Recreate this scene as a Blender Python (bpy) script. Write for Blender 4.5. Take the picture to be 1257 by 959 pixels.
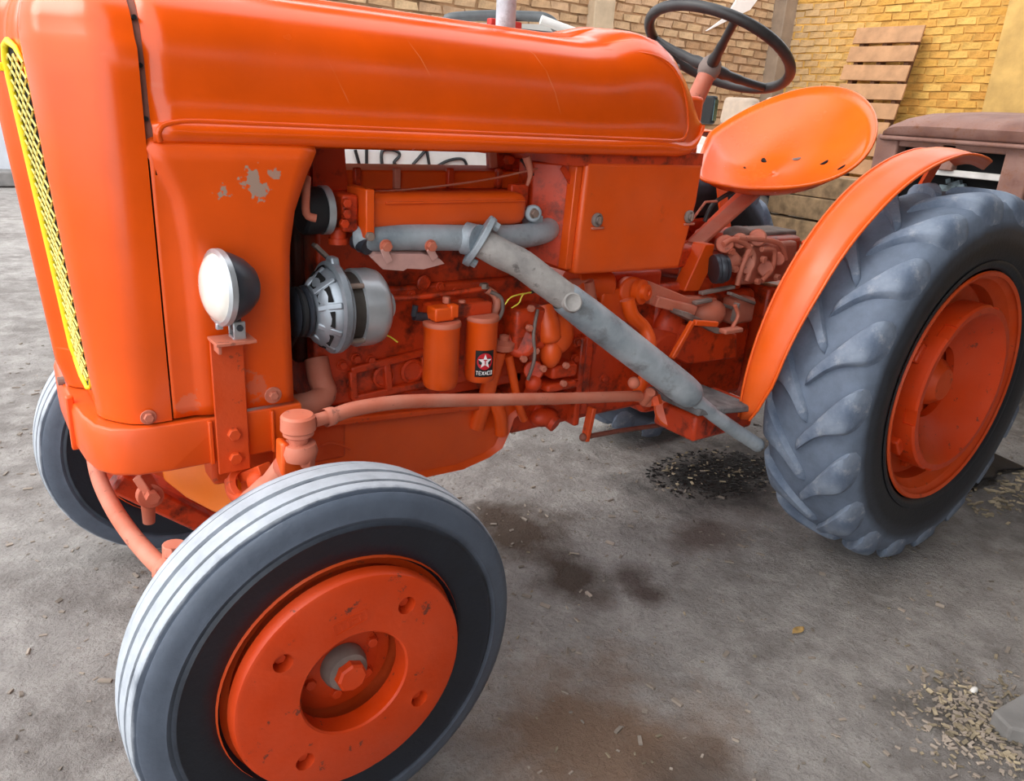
import bpy, bmesh, math, random
from mathutils import Vector, Matrix
PI = math.pi
scene = bpy.context.scene
for o in list(bpy.data.objects):
    bpy.data.objects.remove(o, do_unlink=True)
COL = scene.collection

# ------------------------------------------------------------------ camera
CAM = Vector((-0.468, -1.707, 1.324)); YAW, PITCH, ROLL, FPX = 36.671, 19.945, 3.728, 957.73
IW, IH = 1257.0, 959.0
def cam_axes():
    y, p, r = (math.radians(a) for a in (YAW, PITCH, ROLL))
    fw = Vector((math.sin(y)*math.cos(p), math.cos(y)*math.cos(p), -math.sin(p)))
    rt = Vector((math.cos(y), -math.sin(y), 0)); up = rt.cross(fw)
    return rt*math.cos(r)+up*math.sin(r), -rt*math.sin(r)+up*math.cos(r), fw
CR, CU, CF = cam_axes()
cd = bpy.data.cameras.new('camera'); cam = bpy.data.objects.new('camera', cd); COL.objects.link(cam)
cd.sensor_fit = 'HORIZONTAL'; cd.sensor_width = 36.0; cd.lens = FPX*36.0/IW; cd.clip_start = 0.02; cd.clip_end = 200
M = Matrix((CR, CU, -CF)).transposed().to_4x4(); M.translation = CAM
cam.matrix_world = M; scene.camera = cam
def at(px, py, **k):
    d = CF + CR*((px-IW/2)/FPX) - CU*((py-IH/2)/FPX)
    (a, v), = k.items(); i = 'xyz'.index(a)
    return CAM + d*((v-CAM[i])/d[i])
def at_plane(px, py, p0, nrm):
    d = CF + CR*((px-IW/2)/FPX) - CU*((py-IH/2)/FPX); nv = Vector(nrm)
    return CAM + d*((Vector(p0)-CAM).dot(nv)/d.dot(nv))
def pix(P):
    d = Vector(P)-CAM; z = d.dot(CF)
    return IW/2+FPX*d.dot(CR)/z, IH/2-FPX*d.dot(CU)/z

# ------------------------------------------------------------------ light
SKY_STRENGTH = 3.0; EXPOSURE = -0.12
w = bpy.data.worlds.new('sky'); scene.world = w; w.use_nodes = True
wn = w.node_tree.nodes; wl = w.node_tree.links
bg = wn['Background']; bg.inputs['Color'].default_value = (0.93, 0.96, 1.0, 1); bg.inputs['Strength'].default_value = SKY_STRENGTH
sd = bpy.data.lights.new('sun', 'SUN'); sun = bpy.data.objects.new('sun', sd); COL.objects.link(sun)
sd.energy = 1.9; sd.angle = math.radians(28); sd.color = (1.0, 0.95, 0.88)
SUN_FROM = Vector((-0.70, 0.15, 0.70)).normalized()
sun.rotation_euler = SUN_FROM.to_track_quat('Z', 'Y').to_euler()
vs = scene.view_settings
vs.view_transform = 'Standard'; vs.look = 'None'; vs.gamma = 1.0; vs.exposure = EXPOSURE; vs.use_curve_mapping = False

# ------------------------------------------------------------------ materials
MATS = {}
def lin(c):
    return tuple((x/12.92 if x <= 0.04045 else ((x+0.055)/1.055)**2.4) for x in (v/255.0 for v in c))
class NT:
    def __init__(s, name):
        s.m = bpy.data.materials.new(name); s.m.use_nodes = True
        s.n = s.m.node_tree.nodes; s.l = s.m.node_tree.links
        s.b = s.n['Principled BSDF']; MATS[name] = s.m
        s.tc = s.n.new('ShaderNodeTexCoord')
    def noise(s, scale, detail=4, rough=0.55, coord='Object', dist=0.0):
        t = s.n.new('ShaderNodeTexNoise'); t.inputs['Scale'].default_value = scale; t.inputs['Detail'].default_value = detail
        t.inputs['Roughness'].default_value = rough; t.inputs['Distortion'].default_value = dist
        s.l.new(s.tc.outputs[coord], t.inputs['Vector']); return t.outputs['Fac']
    def ramp(s, fac, lo, hi, a=0.0, b=1.0):
        r = s.n.new('ShaderNodeMapRange'); r.inputs['From Min'].default_value = lo; r.inputs['From Max'].default_value = hi
        r.inputs['To Min'].default_value = a; r.inputs['To Max'].default_value = b; r.clamp = True
        s.l.new(fac, r.inputs['Value']); return r.outputs['Result']
    def mix(s, fac, a, b, mode='MIX'):
        x = s.n.new('ShaderNodeMix'); x.data_type = 'RGBA'; x.blend_type = mode
        if isinstance(fac, (int, float)): x.inputs[0].default_value = fac
        else: s.l.new(fac, x.inputs[0])
        for k, v in ((6, a), (7, b)):
            if isinstance(v, tuple): x.inputs[k].default_value = (*v[:3], 1)
            else: s.l.new(v, x.inputs[k])
        return x.outputs[2]
    def math(s, op, a, b=None):
        x = s.n.new('ShaderNodeMath'); x.operation = op
        for i, v in enumerate((a, b)):
            if v is None: continue
            if isinstance(v, (int, float)): x.inputs[i].default_value = v
            else: s.l.new(v, x.inputs[i])
        return x.outputs[0]
    def pos_dist(s, p, scale=(1, 1, 1)):
        """distance from a fixed spot on the thing itself (object coordinates)"""
        a = s.n.new('ShaderNodeVectorMath'); a.operation = 'SUBTRACT'; s.l.new(s.tc.outputs['Object'], a.inputs[0]); a.inputs[1].default_value = p
        b = s.n.new('ShaderNodeVectorMath'); b.operation = 'MULTIPLY'; s.l.new(a.outputs[0], b.inputs[0]); b.inputs[1].default_value = scale
        c = s.n.new('ShaderNodeVectorMath'); c.operation = 'LENGTH'; s.l.new(b.outputs[0], c.inputs[0]); return c.outputs['Value']
    def sep(s, coord='Object'):
        x = s.n.new('ShaderNodeSeparateXYZ'); s.l.new(s.tc.outputs[coord], x.inputs[0]); return x.outputs
    def color(s, c):
        if isinstance(c, tuple): s.b.inputs['Base Color'].default_value = (*c[:3], 1)
        else: s.l.new(c, s.b.inputs['Base Color'])
    def rough(s, r):
        if isinstance(r, (int, float)): s.b.inputs['Roughness'].default_value = r
        else: s.l.new(r, s.b.inputs['Roughness'])
    def bump(s, h, strength=0.3, dist=0.01):
        b = s.n.new('ShaderNodeBump'); b.inputs['Strength'].default_value = strength; b.inputs['Distance'].default_value = dist
        s.l.new(h, b.inputs['Height']); s.l.new(b.outputs[0], s.b.inputs['Normal'])
def simple(name, c, rough=0.5, metal=0.0, var=0.12, nscale=12, bump=0.0, bscale=60, emit=None):
    t = NT(name); c = lin(c)
    dark = tuple(v*(1-var*1.6) for v in c); lite = tuple(min(1, v*(1+var)) for v in c)
    t.color(t.mix(t.ramp(t.noise(nscale), 0.3, 0.7), dark, lite)); t.rough(rough); t.b.inputs['Metallic'].default_value = metal
    if bump: t.bump(t.noise(bscale, 5), bump, 0.004)
    return t
def paint(name, c, rough, dust=0.0, dustc=(214, 140, 112), chips=0.0, bump=0.05, bscale=40, spec=0.5, grime=0.0, grimec=(58, 22, 12)):
    t = NT(name); c = lin(c)
    col = t.mix(t.ramp(t.noise(5, 5), 0.3, 0.72), tuple(v*0.86 for v in c), tuple(min(1, v*1.08) for v in c))
    if dust:
        f = t.ramp(t.noise(9, 6), 0.3, 0.75)
        col = t.mix(t.math('MULTIPLY', f, dust), col, lin(dustc))
    if grime:
        f = t.math('MULTIPLY', t.ramp(t.noise(17, 7, 0.65), 0.5, 0.68), grime); col = t.mix(f, col, lin(grimec))
    if chips:
        f = t.math('MULTIPLY', t.ramp(t.noise(26, 8, 0.74), 0.615, 0.645), chips); col = t.mix(f, col, lin((70, 50, 42)))
    t.color(col); t.rough(t.ramp(t.noise(7, 4), 0.3, 0.7, rough*0.8, rough*1.25)); t.b.inputs['Specular IOR Level'].default_value = spec
    if bump: t.bump(t.noise(bscale, 4), bump, 0.004)
    return t
ORANGE = (232, 84, 6)
t = paint('hood paint', ORANGE, 0.22, bump=0.012, bscale=6)
# pale hairline scratches and chips
scr = t.n.new('ShaderNodeTexWave'); scr.wave_type = 'BANDS'; scr.bands_direction = 'DIAGONAL'; scr.inputs['Scale'].default_value = 1.6
scr.inputs['Distortion'].default_value = 14; scr.inputs['Detail'].default_value = 2; scr.inputs['Detail Scale'].default_value = 0.6
t.l.new(t.tc.outputs['Object'], scr.inputs['Vector'])
f = t.math('MULTIPLY', t.ramp(scr.outputs['Fac'], 0.9996, 1.0), t.ramp(t.noise(6, 2), 0.56, 0.66))
t.color(t.mix(t.math('MULTIPLY', f, 0.5), t.b.inputs['Base Color'].links[0].from_socket, lin((238, 150, 100))))
paint('panel paint', ORANGE, 0.34, bump=0.015, bscale=8, dust=0.10, chips=0.12)
paint('cast paint', (212, 70, 6), 0.5, spec=0.35, dust=0.14, chips=0.5, bump=0.25, bscale=70)
paint('weight paint', (204, 58, 2), 0.42, dust=0.14, dustc=(206, 120, 92), chips=0.8, spec=0.35, bump=0.2, bscale=50)
paint('engine paint', (204, 58, 8), 0.46, dust=0.12, dustc=(196, 110, 80), bump=0.2, bscale=60, grime=0.9, grimec=(40, 16, 10))
paint('shaded engine paint', (70, 26, 12), 0.5, bump=0.2, bscale=60, grime=0.9, grimec=(16, 10, 8))  # shade at the front of the engine bay, put into a dark colour
paint('bracket paint', (246, 124, 6), 0.42, bump=0.05)
paint('clean paint', (228, 82, 4), 0.38, dust=0.08, bump=0.06)
paint('faded paint', (196, 100, 72), 0.6, dust=0.5, dustc=(206, 152, 132), chips=0.5, bump=0.2, bscale=55)
paint('seat paint', (242, 98, 14), 0.24, dust=0.06, dustc=(236, 140, 110), bump=0.01)
paint('fender paint', (234, 92, 12), 0.38, dust=0.12, bump=0.02)
paint('seam paint', (108, 58, 48), 0.6, dust=0.3, chips=0.8, bump=0.1)
simple('grille yellow', (238, 214, 20), 0.45, var=0.05)
simple('grille mesh', (222, 200, 92), 0.5, var=0.15)
simple('black void', (10, 9, 9), 0.9, var=0.1)
simple('rubber black', (28, 29, 32), 0.6, var=0.2, bump=0.1)
simple('wheel plastic', (52, 50, 50), 0.45, var=0.25, bump=0.05)
simple('hub grey', (128, 112, 104), 0.6, var=0.3, bump=0.1)
simple('bolt steel', (150, 130, 118), 0.5, metal=0.3, var=0.3)
simple('lens sky white', (232, 226, 216), 0.12, var=0.05, nscale=30)  # sky reflected in the lamp lens is put into its white colour
simple('lamp shell', (60, 64, 72), 0.4, metal=0.3, var=0.2)
simple('zinc', (188, 192, 196), 0.35, metal=0.6, var=0.12)
simple('aluminium', (156, 164, 172), 0.42, metal=0.55, var=0.25, bump=0.1)
simple('copper winding', (56, 50, 44), 0.5, var=0.3)
t = NT('exhaust grey'); c = t.mix(t.ramp(t.noise(7, 6, 0.6), 0.3, 0.7), lin((124, 136, 144)), lin((192, 200, 206)))
c = t.mix(t.math('MULTIPLY', t.ramp(t.noise(16, 7, 0.7), 0.55, 0.72), 0.6), c, lin((92, 84, 78))); t.color(c); t.rough(0.55); t.b.inputs['Metallic'].default_value = 0.25; t.bump(t.noise(45, 5), 0.25, 0.004)
t = NT('burnt pipe'); c = t.mix(t.ramp(t.noise(12, 6, 0.65), 0.3, 0.7), lin((126, 122, 120)), lin((178, 172, 166)))
c = t.mix(t.ramp(t.noise(30, 6, 0.7), 0.58, 0.72), c, lin((80, 72, 70))); t.color(c); t.rough(0.75); t.bump(t.noise(60, 5), 0.35, 0.004)
simple('shield sheet', (206, 158, 148), 0.5, var=0.15)
simple('wire yellow', (226, 208, 70), 0.5, var=0.05)
simple('cable dark', (40, 30, 28), 0.6)
simple('footboard rubber', (112, 108, 108), 0.85, var=0.35, nscale=25, bump=0.6, bscale=40)
simple('badge black', (22, 18, 20), 0.4, var=0.05)
simple('badge red', (196, 24, 40), 0.4, var=0.05)
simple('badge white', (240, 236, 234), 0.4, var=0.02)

# tyres: dusty tread, dark walls (dust by distance from the wheel axis, which is the object's own Y axis)
def tyre_mat(name, bands, wall, mid, tread):
    t = NT(name); s = t.sep()
    r = t.math('SQRT', t.math('ADD', t.math('MULTIPLY', s[0], s[0]), t.math('MULTIPLY', s[2], s[2])))
    r = t.math('ADD', r, t.ramp(t.noise(12, 5), 0.2, 0.8, -0.006, 0.006))
    def two(c, k): return t.mix(t.ramp(t.noise(20, 6, 0.65), 0.3, 0.7), tuple(v*k for v in lin(c)), lin(c))
    c = t.mix(t.ramp(r, bands[0], bands[1]), two(wall, 0.7), two(mid, 0.75)); f = t.ramp(r, bands[2], bands[3])
    t.color(t.mix(f, c, two(tread, 0.72))); t.rough(t.ramp(f, 0, 1, 0.48, 0.8)); t.bump(t.noise(70, 6), 0.25, 0.004)
tyre_mat('front tyre rubber', (0.292, 0.310, 0.3495, 0.3545), (22, 28, 38), (82, 91, 105), (176, 182, 190))
tyre_mat('rear tyre rubber', (0.45, 0.47, 0.485, 0.515), (26, 30, 38), (48, 54, 64), (106, 118, 136))
t = NT('lug rubber'); c = t.mix(t.ramp(t.noise(9, 6, 0.6), 0.3, 0.7), lin((78, 92, 114)), lin((136, 147, 162)))
c = t.mix(t.math('MULTIPLY', t.ramp(t.noise(24, 6, 0.7), 0.55, 0.72), 0.6), c, lin((176, 178, 182))); t.color(c); t.rough(0.75); t.bump(t.noise(50, 6), 0.35, 0.006)

# surroundings
def brick_mat(name, cs, blend=None):
    t = NT(name); oi = t.n.new('ShaderNodeObjectInfo')
    cr = t.n.new('ShaderNodeValToRGB'); e = cr.color_ramp.elements; cr.color_ramp.interpolation = 'LINEAR'
    for i, c in enumerate(cs):
        el = e[i] if i < 2 else e.new(i/(len(cs)-1))
        el.position = i/(len(cs)-1); el.color = (*lin(c), 1)
    geo = t.n.new('ShaderNodeNewGeometry')
    v = t.math('FRACT', t.math('ADD', oi.outputs['Random'], t.math('MULTIPLY', geo.outputs['Random Per Island'], 7.31)))
    t.l.new(v, cr.inputs[0])
    c = t.mix(t.ramp(t.noise(9, 6, 0.65), 0.3, 0.75), tuple([0.62]*3), tuple([1.12]*3))
    col = cr.outputs[0]
    if blend:
        sx = t.n.new('ShaderNodeSeparateXYZ'); t.l.new(oi.outputs['Location'], sx.inputs[0]); col = t.mix(t.ramp(sx.outputs[1], 3.4, 4.5), col, lin(blend))   # greyer bricks towards the corner
    t.color(t.mix(1.0, col, c, 'MULTIPLY')); t.rough(0.9); t.bump(t.noise(30, 6), 0.5, 0.02)
brick_mat('tan brick', [(204, 168, 128), (190, 150, 112), (220, 186, 144), (198, 162, 128), (212, 174, 136)])
brick_mat('ochre brick', [(226, 174, 86), (218, 162, 72), (234, 188, 102), (222, 170, 84), (216, 156, 72), (228, 180, 94)], (204, 170, 126))
simple('tan mortar', (160, 124, 90), 0.95, var=0.3, nscale=6, bump=0.6, bscale=25)
simple('ochre mortar', (212, 164, 84), 0.95, var=0.25, nscale=6, bump=0.6, bscale=25)
simple('corner post', (158, 138, 118), 0.9, var=0.15, nscale=5, bump=0.3)
simple('concrete post', (196, 174, 146), 0.9, var=0.15, nscale=5, bump=0.3)
simple('ochre concrete', (204, 164, 96), 0.9, var=0.15, nscale=5, bump=0.3)
simple('far wall plaster', (196, 200, 206), 0.9, var=0.12, nscale=2, bump=0.3)
simple('shade wall', (112, 92, 74), 0.9, var=0.25, nscale=3)
simple('shade sheet', (84, 78, 72), 0.8, var=0.2, nscale=3)
simple('pallet wood', (182, 138, 100), 0.85, var=0.14, nscale=8, bump=0.4)
simple('pallet wood dark', (96, 62, 40), 0.9, var=0.25, nscale=18, bump=0.4)
t = NT('rusty sheet'); c = t.mix(t.ramp(t.noise(6, 7, 0.65), 0.3, 0.72), lin((112, 72, 60)), lin((158, 122, 110)))
c = t.mix(t.ramp(t.noise(24, 6, 0.7), 0.5, 0.72), c, lin((126, 78, 52))); t.color(c); t.rough(0.7); t.bump(t.noise(40, 6), 0.3, 0.005)
simple('rusty engine', (104, 120, 126), 0.7, var=0.5, nscale=20, bump=0.5)
simple('vehicle white', (232, 230, 224), 0.35, var=0.05)
simple('vehicle grey trim', (92, 96, 98), 0.5, var=0.15)
simple('vehicle black', (24, 24, 26), 0.5, var=0.15)
simple('seat cover', (206, 184, 164), 0.75, var=0.12)
simple('seat band', (150, 128, 126), 0.75, var=0.12)
simple('lamp red', (196, 40, 30), 0.35, var=0.1)
g = simple('mirror glass', (120, 150, 150), 0.08, metal=0.8, var=0.3)
simple('leaf dry', (176, 142, 86), 0.8, var=0.3, nscale=40)
simple('stone slab', (128, 125, 122), 0.9, var=0.15, nscale=10, bump=0.4)
simple('stone pale', (206, 202, 196), 0.8, var=0.15)
simple('straw', (150, 136, 112), 0.85, var=0.5, nscale=14)
simple('timber', (150, 122, 90), 0.9, var=0.3, nscale=14, bump=0.4)
simple('oily sawdust', (22, 18, 17), 0.55, var=0.3, nscale=30, bump=0.6)
simple('grit', (140, 128, 116), 0.9, var=0.4, nscale=3)
simple('dark tarp', (26, 25, 27), 0.6, var=0.3, bump=0.3)

# ------------------------------------------------------------------ mesh helpers
def frame(d):
    d = Vector(d).normalized(); a = Vector((0, 0, 1)) if abs(d.z) < 0.92 else Vector((1, 0, 0))
    u = d.cross(a).normalized(); v = d.cross(u).normalized(); return u, v, d
class MB:
    def __init__(s): s.v = []; s.f = []
    def add(s, vs, fs):
        b = len(s.v); s.v += [tuple(p) for p in vs]; s.f += [tuple(i+b for i in q) for q in fs]; return s
    def box(s, c, size, rot=None):
        h = [x/2 for x in size]; R = rot or Matrix.Identity(3); c = Vector(c); vs = []
        for z in (-1, 1):
            for y in (-1, 1):
                for x in (-1, 1): vs.append(c + R @ Vector((x*h[0], y*h[1], z*h[2])))
        return s.add(vs, [(0,2,3,1),(4,5,7,6),(0,1,5,4),(2,6,7,3),(0,4,6,2),(1,3,7,5)])
    def beam(s, a, b, wd, th, side=None):
        """bar of rectangular section from a to b; side = direction of its width"""
        a = Vector(a); b = Vector(b); d = (b-a); L = d.length; d.normalize()
        sd_ = Vector(side) if side else frame(d)[0]; sd_ = (sd_ - d*sd_.dot(d)).normalized(); n = d.cross(sd_)
        R = Matrix((d, sd_, n)).transposed(); return s.box((a+b)/2, (L, wd, th), R)
    def cyl(s, a, b, r0, r1=None, n=20, caps=True):
        r1 = r0 if r1 is None else r1
        return s.tube([a, b], [r0, r1], n, caps)
    def tube(s, path, rad, n=12, caps=True, closed=False):
        P = [Vector(p) for p in path]; m = len(P); R = rad if isinstance(rad, (list, tuple)) else [rad]*m
        vs = []; u = None
        for i in range(m):
            if closed: d = P[(i+1) % m]-P[i-1]
            else: d = (P[min(i+1, m-1)]-P[max(i-1, 0)])
            d.normalize()
            if u is None: u = frame(d)[0]
            u = (u - d*u.dot(d)).normalized(); v = d.cross(u)
            for k in range(n):
                a = 2*PI*k/n; vs.append(P[i] + u*(R[i]*math.cos(a)) + v*(R[i]*math.sin(a)))
        fs = []
        for i in range(m if closed else m-1):
            j = (i+1) % m
            for k in range(n):
                k2 = (k+1) % n; fs.append((i*n+k, i*n+k2, j*n+k2, j*n+k))
        if caps and not closed:
            fs.append(tuple(range(n-1, -1, -1))); fs.append(tuple((m-1)*n+k for k in range(n)))
        return s.add(vs, fs)
    def lathe(s, prof, c, axis, n=48, cap0=False, cap1=False, closed=False):
        """prof: list of (radius, offset along axis)"""
        u, v, d = frame(axis); c = Vector(c); vs = []; m = len(prof)
        for r, h in prof:
            for k in range(n):
                a = 2*PI*k/n; vs.append(c + d*h + u*(r*math.cos(a)) + v*(r*math.sin(a)))
        fs = []
        for i in range(m if closed else m-1):
            j = (i+1) % m
            for k in range(n):
                k2 = (k+1) % n; fs.append((i*n+k, i*n+k2, j*n+k2, j*n+k))
        if cap0: fs.append(tuple(range(n-1, -1, -1)))
        if cap1: fs.append(tuple((m-1)*n+k for k in range(n)))
        return s.add(vs, fs)
    def ball(s, c, r, n=16, m=10, scale=(1, 1, 1), rot=None):
        R = rot or Matrix.Identity(3); c = Vector(c); vs = []; fs = []
        for i in range(m+1):
            th = PI*i/m
            for k in range(n):
                a = 2*PI*k/n
                vs.append(c + R @ Vector((r*scale[0]*math.sin(th)*math.cos(a), r*scale[1]*math.sin(th)*math.sin(a), r*scale[2]*math.cos(th))))
        for i in range(m):
            for k in range(n):
                k2 = (k+1) % n; fs.append((i*n+k, (i+1)*n+k, (i+1)*n+k2, i*n+k2))
        return s.add(vs, fs)
    def prism(s, pts, ext):
        """polygon (3D points, in order) extruded along ext"""
        n = len(pts); e = Vector(ext); a = [Vector(p) for p in pts]
        vs = a + [p+e for p in a]
        fs = [tuple(range(n-1, -1, -1)), tuple(range(n, 2*n))] + [(i, (i+1) % n, n+(i+1) % n, n+i) for i in range(n)]
        return s.add(vs, fs)
    def grid(s, rows, close_u=False):
        m = len(rows); n = len(rows[0]); vs = [p for r in rows for p in r]; fs = []
        for i in range(m-1):
            for k in range(n if close_u else n-1):
                k2 = (k+1) % n; fs.append((i*n+k, i*n+k2, (i+1)*n+k2, (i+1)*n+k))
        return s.add(vs, fs)
    def hexnut(s, c, axis, r, h, n=6):
        c = Vector(c); d = Vector(axis).normalized(); return s.cyl(c, c+d*h, r, r*0.97, n)
def link(o, parent=None):
    COL.objects.link(o)
    if parent: o.parent = parent
    return o
def mk(name, mb, mat, parent=None, smooth=35, bevel=0, solid=0, subd=0, segs=2, origin=None, offset=-1):
    me = bpy.data.meshes.new(name); vs = mb.v
    if origin is None and parent is not None and parent_loc(parent).length > 1e-6: origin = parent_loc(parent)
    if origin is not None:
        o3 = Vector(origin); vs = [tuple(Vector(p)-o3) for p in vs]
    me.from_pydata(vs, [], mb.f)
    bm = bmesh.new(); bm.from_mesh(me); bmesh.ops.recalc_face_normals(bm, faces=bm.faces); bm.to_mesh(me); bm.free()
    me.materials.append(MATS[mat])
    if smooth:
        for p in me.polygons: p.use_smooth = True
        me.set_sharp_from_angle(angle=math.radians(smooth))
    o = bpy.data.objects.new(name, me); link(o, parent)
    if origin is not None:
        o.location = Vector(origin) - (parent_loc(parent) if parent else Vector((0, 0, 0)))
    if solid:
        q = o.modifiers.new('solid', 'SOLIDIFY'); q.thickness = solid; q.offset = offset
    if bevel:
        q = o.modifiers.new('bevel', 'BEVEL'); q.width = bevel; q.segments = segs; q.limit_method = 'ANGLE'; q.angle_limit = math.radians(40); q.harden_normals = False
    if subd:
        q = o.modifiers.new('sub', 'SUBSURF'); q.levels = subd; q.render_levels = subd
    return o
def parent_loc(o):
    v = Vector((0, 0, 0))
    while o: v += Vector(o.location); o = o.parent
    return v
def empty(name, loc=(0, 0, 0), parent=None):
    o = bpy.data.objects.new(name, None); o.location = loc; o.empty_display_size = 0.1; return link(o, parent)
def tag(o, label=None, cat=None, group=None, kind=None):
    if label: o['label'] = label
    if cat: o['category'] = cat
    if group: o['group'] = group
    if kind: o['kind'] = kind
    return o
def cut(o, cutters):
    """real holes: boolean difference baked into the mesh, cutters removed"""
    tmp = []
    for mb in cutters:
        c = mk('cutter', mb, 'black void', smooth=0); c.parent = o.parent; c.location = o.location; tmp.append(c)
        q = o.modifiers.new('cut', 'BOOLEAN'); q.object = c; q.operation = 'DIFFERENCE'; q.solver = 'EXACT'
    dg = bpy.context.evaluated_depsgraph_get(); dg.update()
    me = bpy.data.meshes.new_from_object(o.evaluated_get(dg)); old = o.data; o.modifiers.clear(); o.data = me
    for p in me.polygons: p.use_smooth = True
    me.set_sharp_from_angle(angle=math.radians(35))
    for c in tmp: bpy.data.objects.remove(c, do_unlink=True)
    return o
def smooth_path(pts, k=6):
    """Catmull-Rom through the points"""
    P = [Vector(p) for p in pts]; out = []
    for i in range(len(P)-1):
        a = P[max(i-1, 0)]; b = P[i]; c = P[i+1]; d = P[min(i+2, len(P)-1)]
        for j in range(k):
            t = j/k; out.append(0.5*((2*b)+(c-a)*t+(2*a-5*b+4*c-d)*t*t+(3*b-a-3*c+d)*t**3))
    out.append(P[-1]); return out
rnd = random.Random(5)
# ------------------------------------------------------------------ the place
gx = []
GN = 150
def gh(x, y):
    return 0.006*math.sin(2.1*x+0.7*y)+0.005*math.sin(3.7*y-1.3*x+1)+0.003*math.sin(7*x+2)*math.sin(6*y)
m = MB(); rows = []
for i in range(GN+1):
    fy = -7 + 30*i/GN; rows.append([(-12+34*k/GN, fy, -0.012 + (gh(-12+34*k/GN, fy)*0.6 if abs(fy) < 6 else 0)) for k in range(GN+1)])
m.grid(rows)
t = NT('ground earth'); n1 = t.noise(1.3, 7, 0.6); n4 = t.noise(3.6, 9, 0.68); n2 = t.noise(9, 8, 0.65); n3 = t.noise(60, 8, 0.7)
c = t.mix(t.ramp(n1, 0.32, 0.68), lin((126, 119, 114)), lin((166, 160, 155)))
c = t.mix(t.math('MULTIPLY', t.ramp(n4, 0.52, 0.38), 0.5), c, lin((108, 100, 95)))
c = t.mix(t.math('MULTIPLY', t.ramp(n2, 0.45, 0.7), 0.6), c, lin((190, 184, 178)))
c = t.mix(t.math('MULTIPLY', t.ramp(n3, 0.52, 0.7), 0.5), c, lin((110, 100, 94)))
def blot(c, p, r, col, amt, sx=1.0, sy=1.0):
    d = t.math('ADD', t.pos_dist((p[0], p[1], 0), (sx, sy, 0)), t.ramp(t.noise(5, 6, 0.65), 0.2, 0.8, -r*0.55, r*0.55))
    return t.mix(t.math('MULTIPLY', t.ramp(d, r*1.1, r*0.35), amt), c, lin(col))
c = blot(c, (0.95, 0.12), 0.25, (76, 58, 44), 0.95)
c = blot(c, (0.93, -0.20), 0.14, (74, 58, 46), 0.95)
c = blot(c, (1.08, -0.38), 0.08, (76, 58, 50), 0.9)
c = blot(c, (1.10, -0.28), 0.09, (76, 58, 50), 0.85)
c = blot(c, (0.93, -0.32), 0.06, (92, 74, 64), 0.6)
c = blot(c, (1.50, -0.22), 0.14, (88, 66, 56), 0.7, 0.7, 1.3)
c = blot(c, (1.95, 0.08), 0.40, (18, 15, 14), 0.97, 0.8, 1.35)
c = blot(c, (0.55, -0.75), 0.34, (124, 94, 70), 0.85)
c = blot(c, (0.25, -0.95), 0.20, (120, 80, 50), 0.7)
c = blot(c, (0.65, -0.95), 0.14, (70, 64, 60), 0.5)
c = blot(c, (1.38, -1.20), 0.19, (70, 62, 52), 0.75)
c = blot(c, (2.9, -0.7), 0.5, (66, 60, 56), 0.6)
t.color(c); t.rough(0.95); h = t.math('ADD', t.math('MULTIPLY', n2, 0.6), t.math('MULTIPLY', n3, 0.4)); h = t.math('ADD', h, t.math('MULTIPLY', n4, 0.8)); t.bump(h, 1.0, 0.05)
ground = mk('floor', m, 'ground earth', smooth=180); tag(ground, 'trodden grey brown earth floor with oil stains and litter', 'ground', kind='structure')

YW, XW = 4.7, 7.9          # brick walls: behind the tractor and at the end of the yard
HOODLINE = [(440, 0), (600, 30), (720, 48), (760, 34), (800, 45), (830, 80), (858, 150), (880, 170), (930, 130), (1000, 107), (1060, 122), (1085, 160), (1257, 140)]
def free_view(P):
    x, y = pix(P)
    if not (430 < x < 1262 and -12 < y): return False
    for (xa, ya), (xb, yb) in zip(HOODLINE, HOODLINE[1:]):
        if xa <= x <= xb: return y < ya+(yb-ya)*(x-xa)/(xb-xa)+14 or (940 < x < 1085 and 195 < y < 275)
    return True
def brick_mesh(L, H, D, seed):
    r = random.Random(seed); mb = MB(); mb.box((0, 0, 0), (L, D, H))
    mb.v = [(x+r.uniform(-.012, .012), y+r.uniform(-.005, .005), z+r.uniform(-.007, .007)) for x, y, z in mb.v]
    return mb
def brick_wall(name, origin, along, length, height, face, bl, bh, joint, mat, mort, label):
    along = Vector(along); face = Vector(face); mb = MB()
    c = Vector(origin)+along*(length/2)-face*0.12+Vector((0, 0, height/2)); R = Matrix((along, face, Vector((0, 0, 1)))).transposed()
    mb.box(c, (length, 0.24, height), R)
    wall = mk(name, mb, mort, smooth=0); tag(wall, label, 'wall', kind='structure')
    protos = []
    for s_ in range(4):
        o_ = mk('brick', brick_mesh(bl, bh, 0.05, s_+len(name)), mat, smooth=0); protos.append(o_.data); bpy.data.objects.remove(o_)
    rest = MB(); cnt = 0; q = R.to_euler(); r = random.Random(11); cand = []
    nz = int(height/(bh+joint)); nx = int(length/(bl+joint))
    for iz in range(nz):
        for ix in range(-1, nx+1):
            x = (ix+0.5+(0.5 if iz % 2 else 0))*(bl+joint)+r.uniform(-.008, .008); z = (iz+0.5)*(bh+joint)+joint/2+r.uniform(-.004, .004)
            if x < bl*0.5 or x > length-bl*0.5: continue
            P = Vector(origin)+along*x+Vector((0, 0, z))+face*(r.uniform(-0.021, -0.011))
            cand.append((P, free_view(P)))
    for P, see in cand:
        if see and cnt < 300:
            o_ = bpy.data.objects.new('brick', protos[r.randrange(4)]); link(o_, wall); o_.location = P; o_.rotation_euler = (q.x, q.y, q.z+r.uniform(-.012, .012)); cnt += 1
        else:
            rest.box(P, (bl, 0.05, bh), R)
    o_ = mk('brick', rest, mat, wall, smooth=0); tag(o_, kind='stuff')
    return wall
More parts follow.
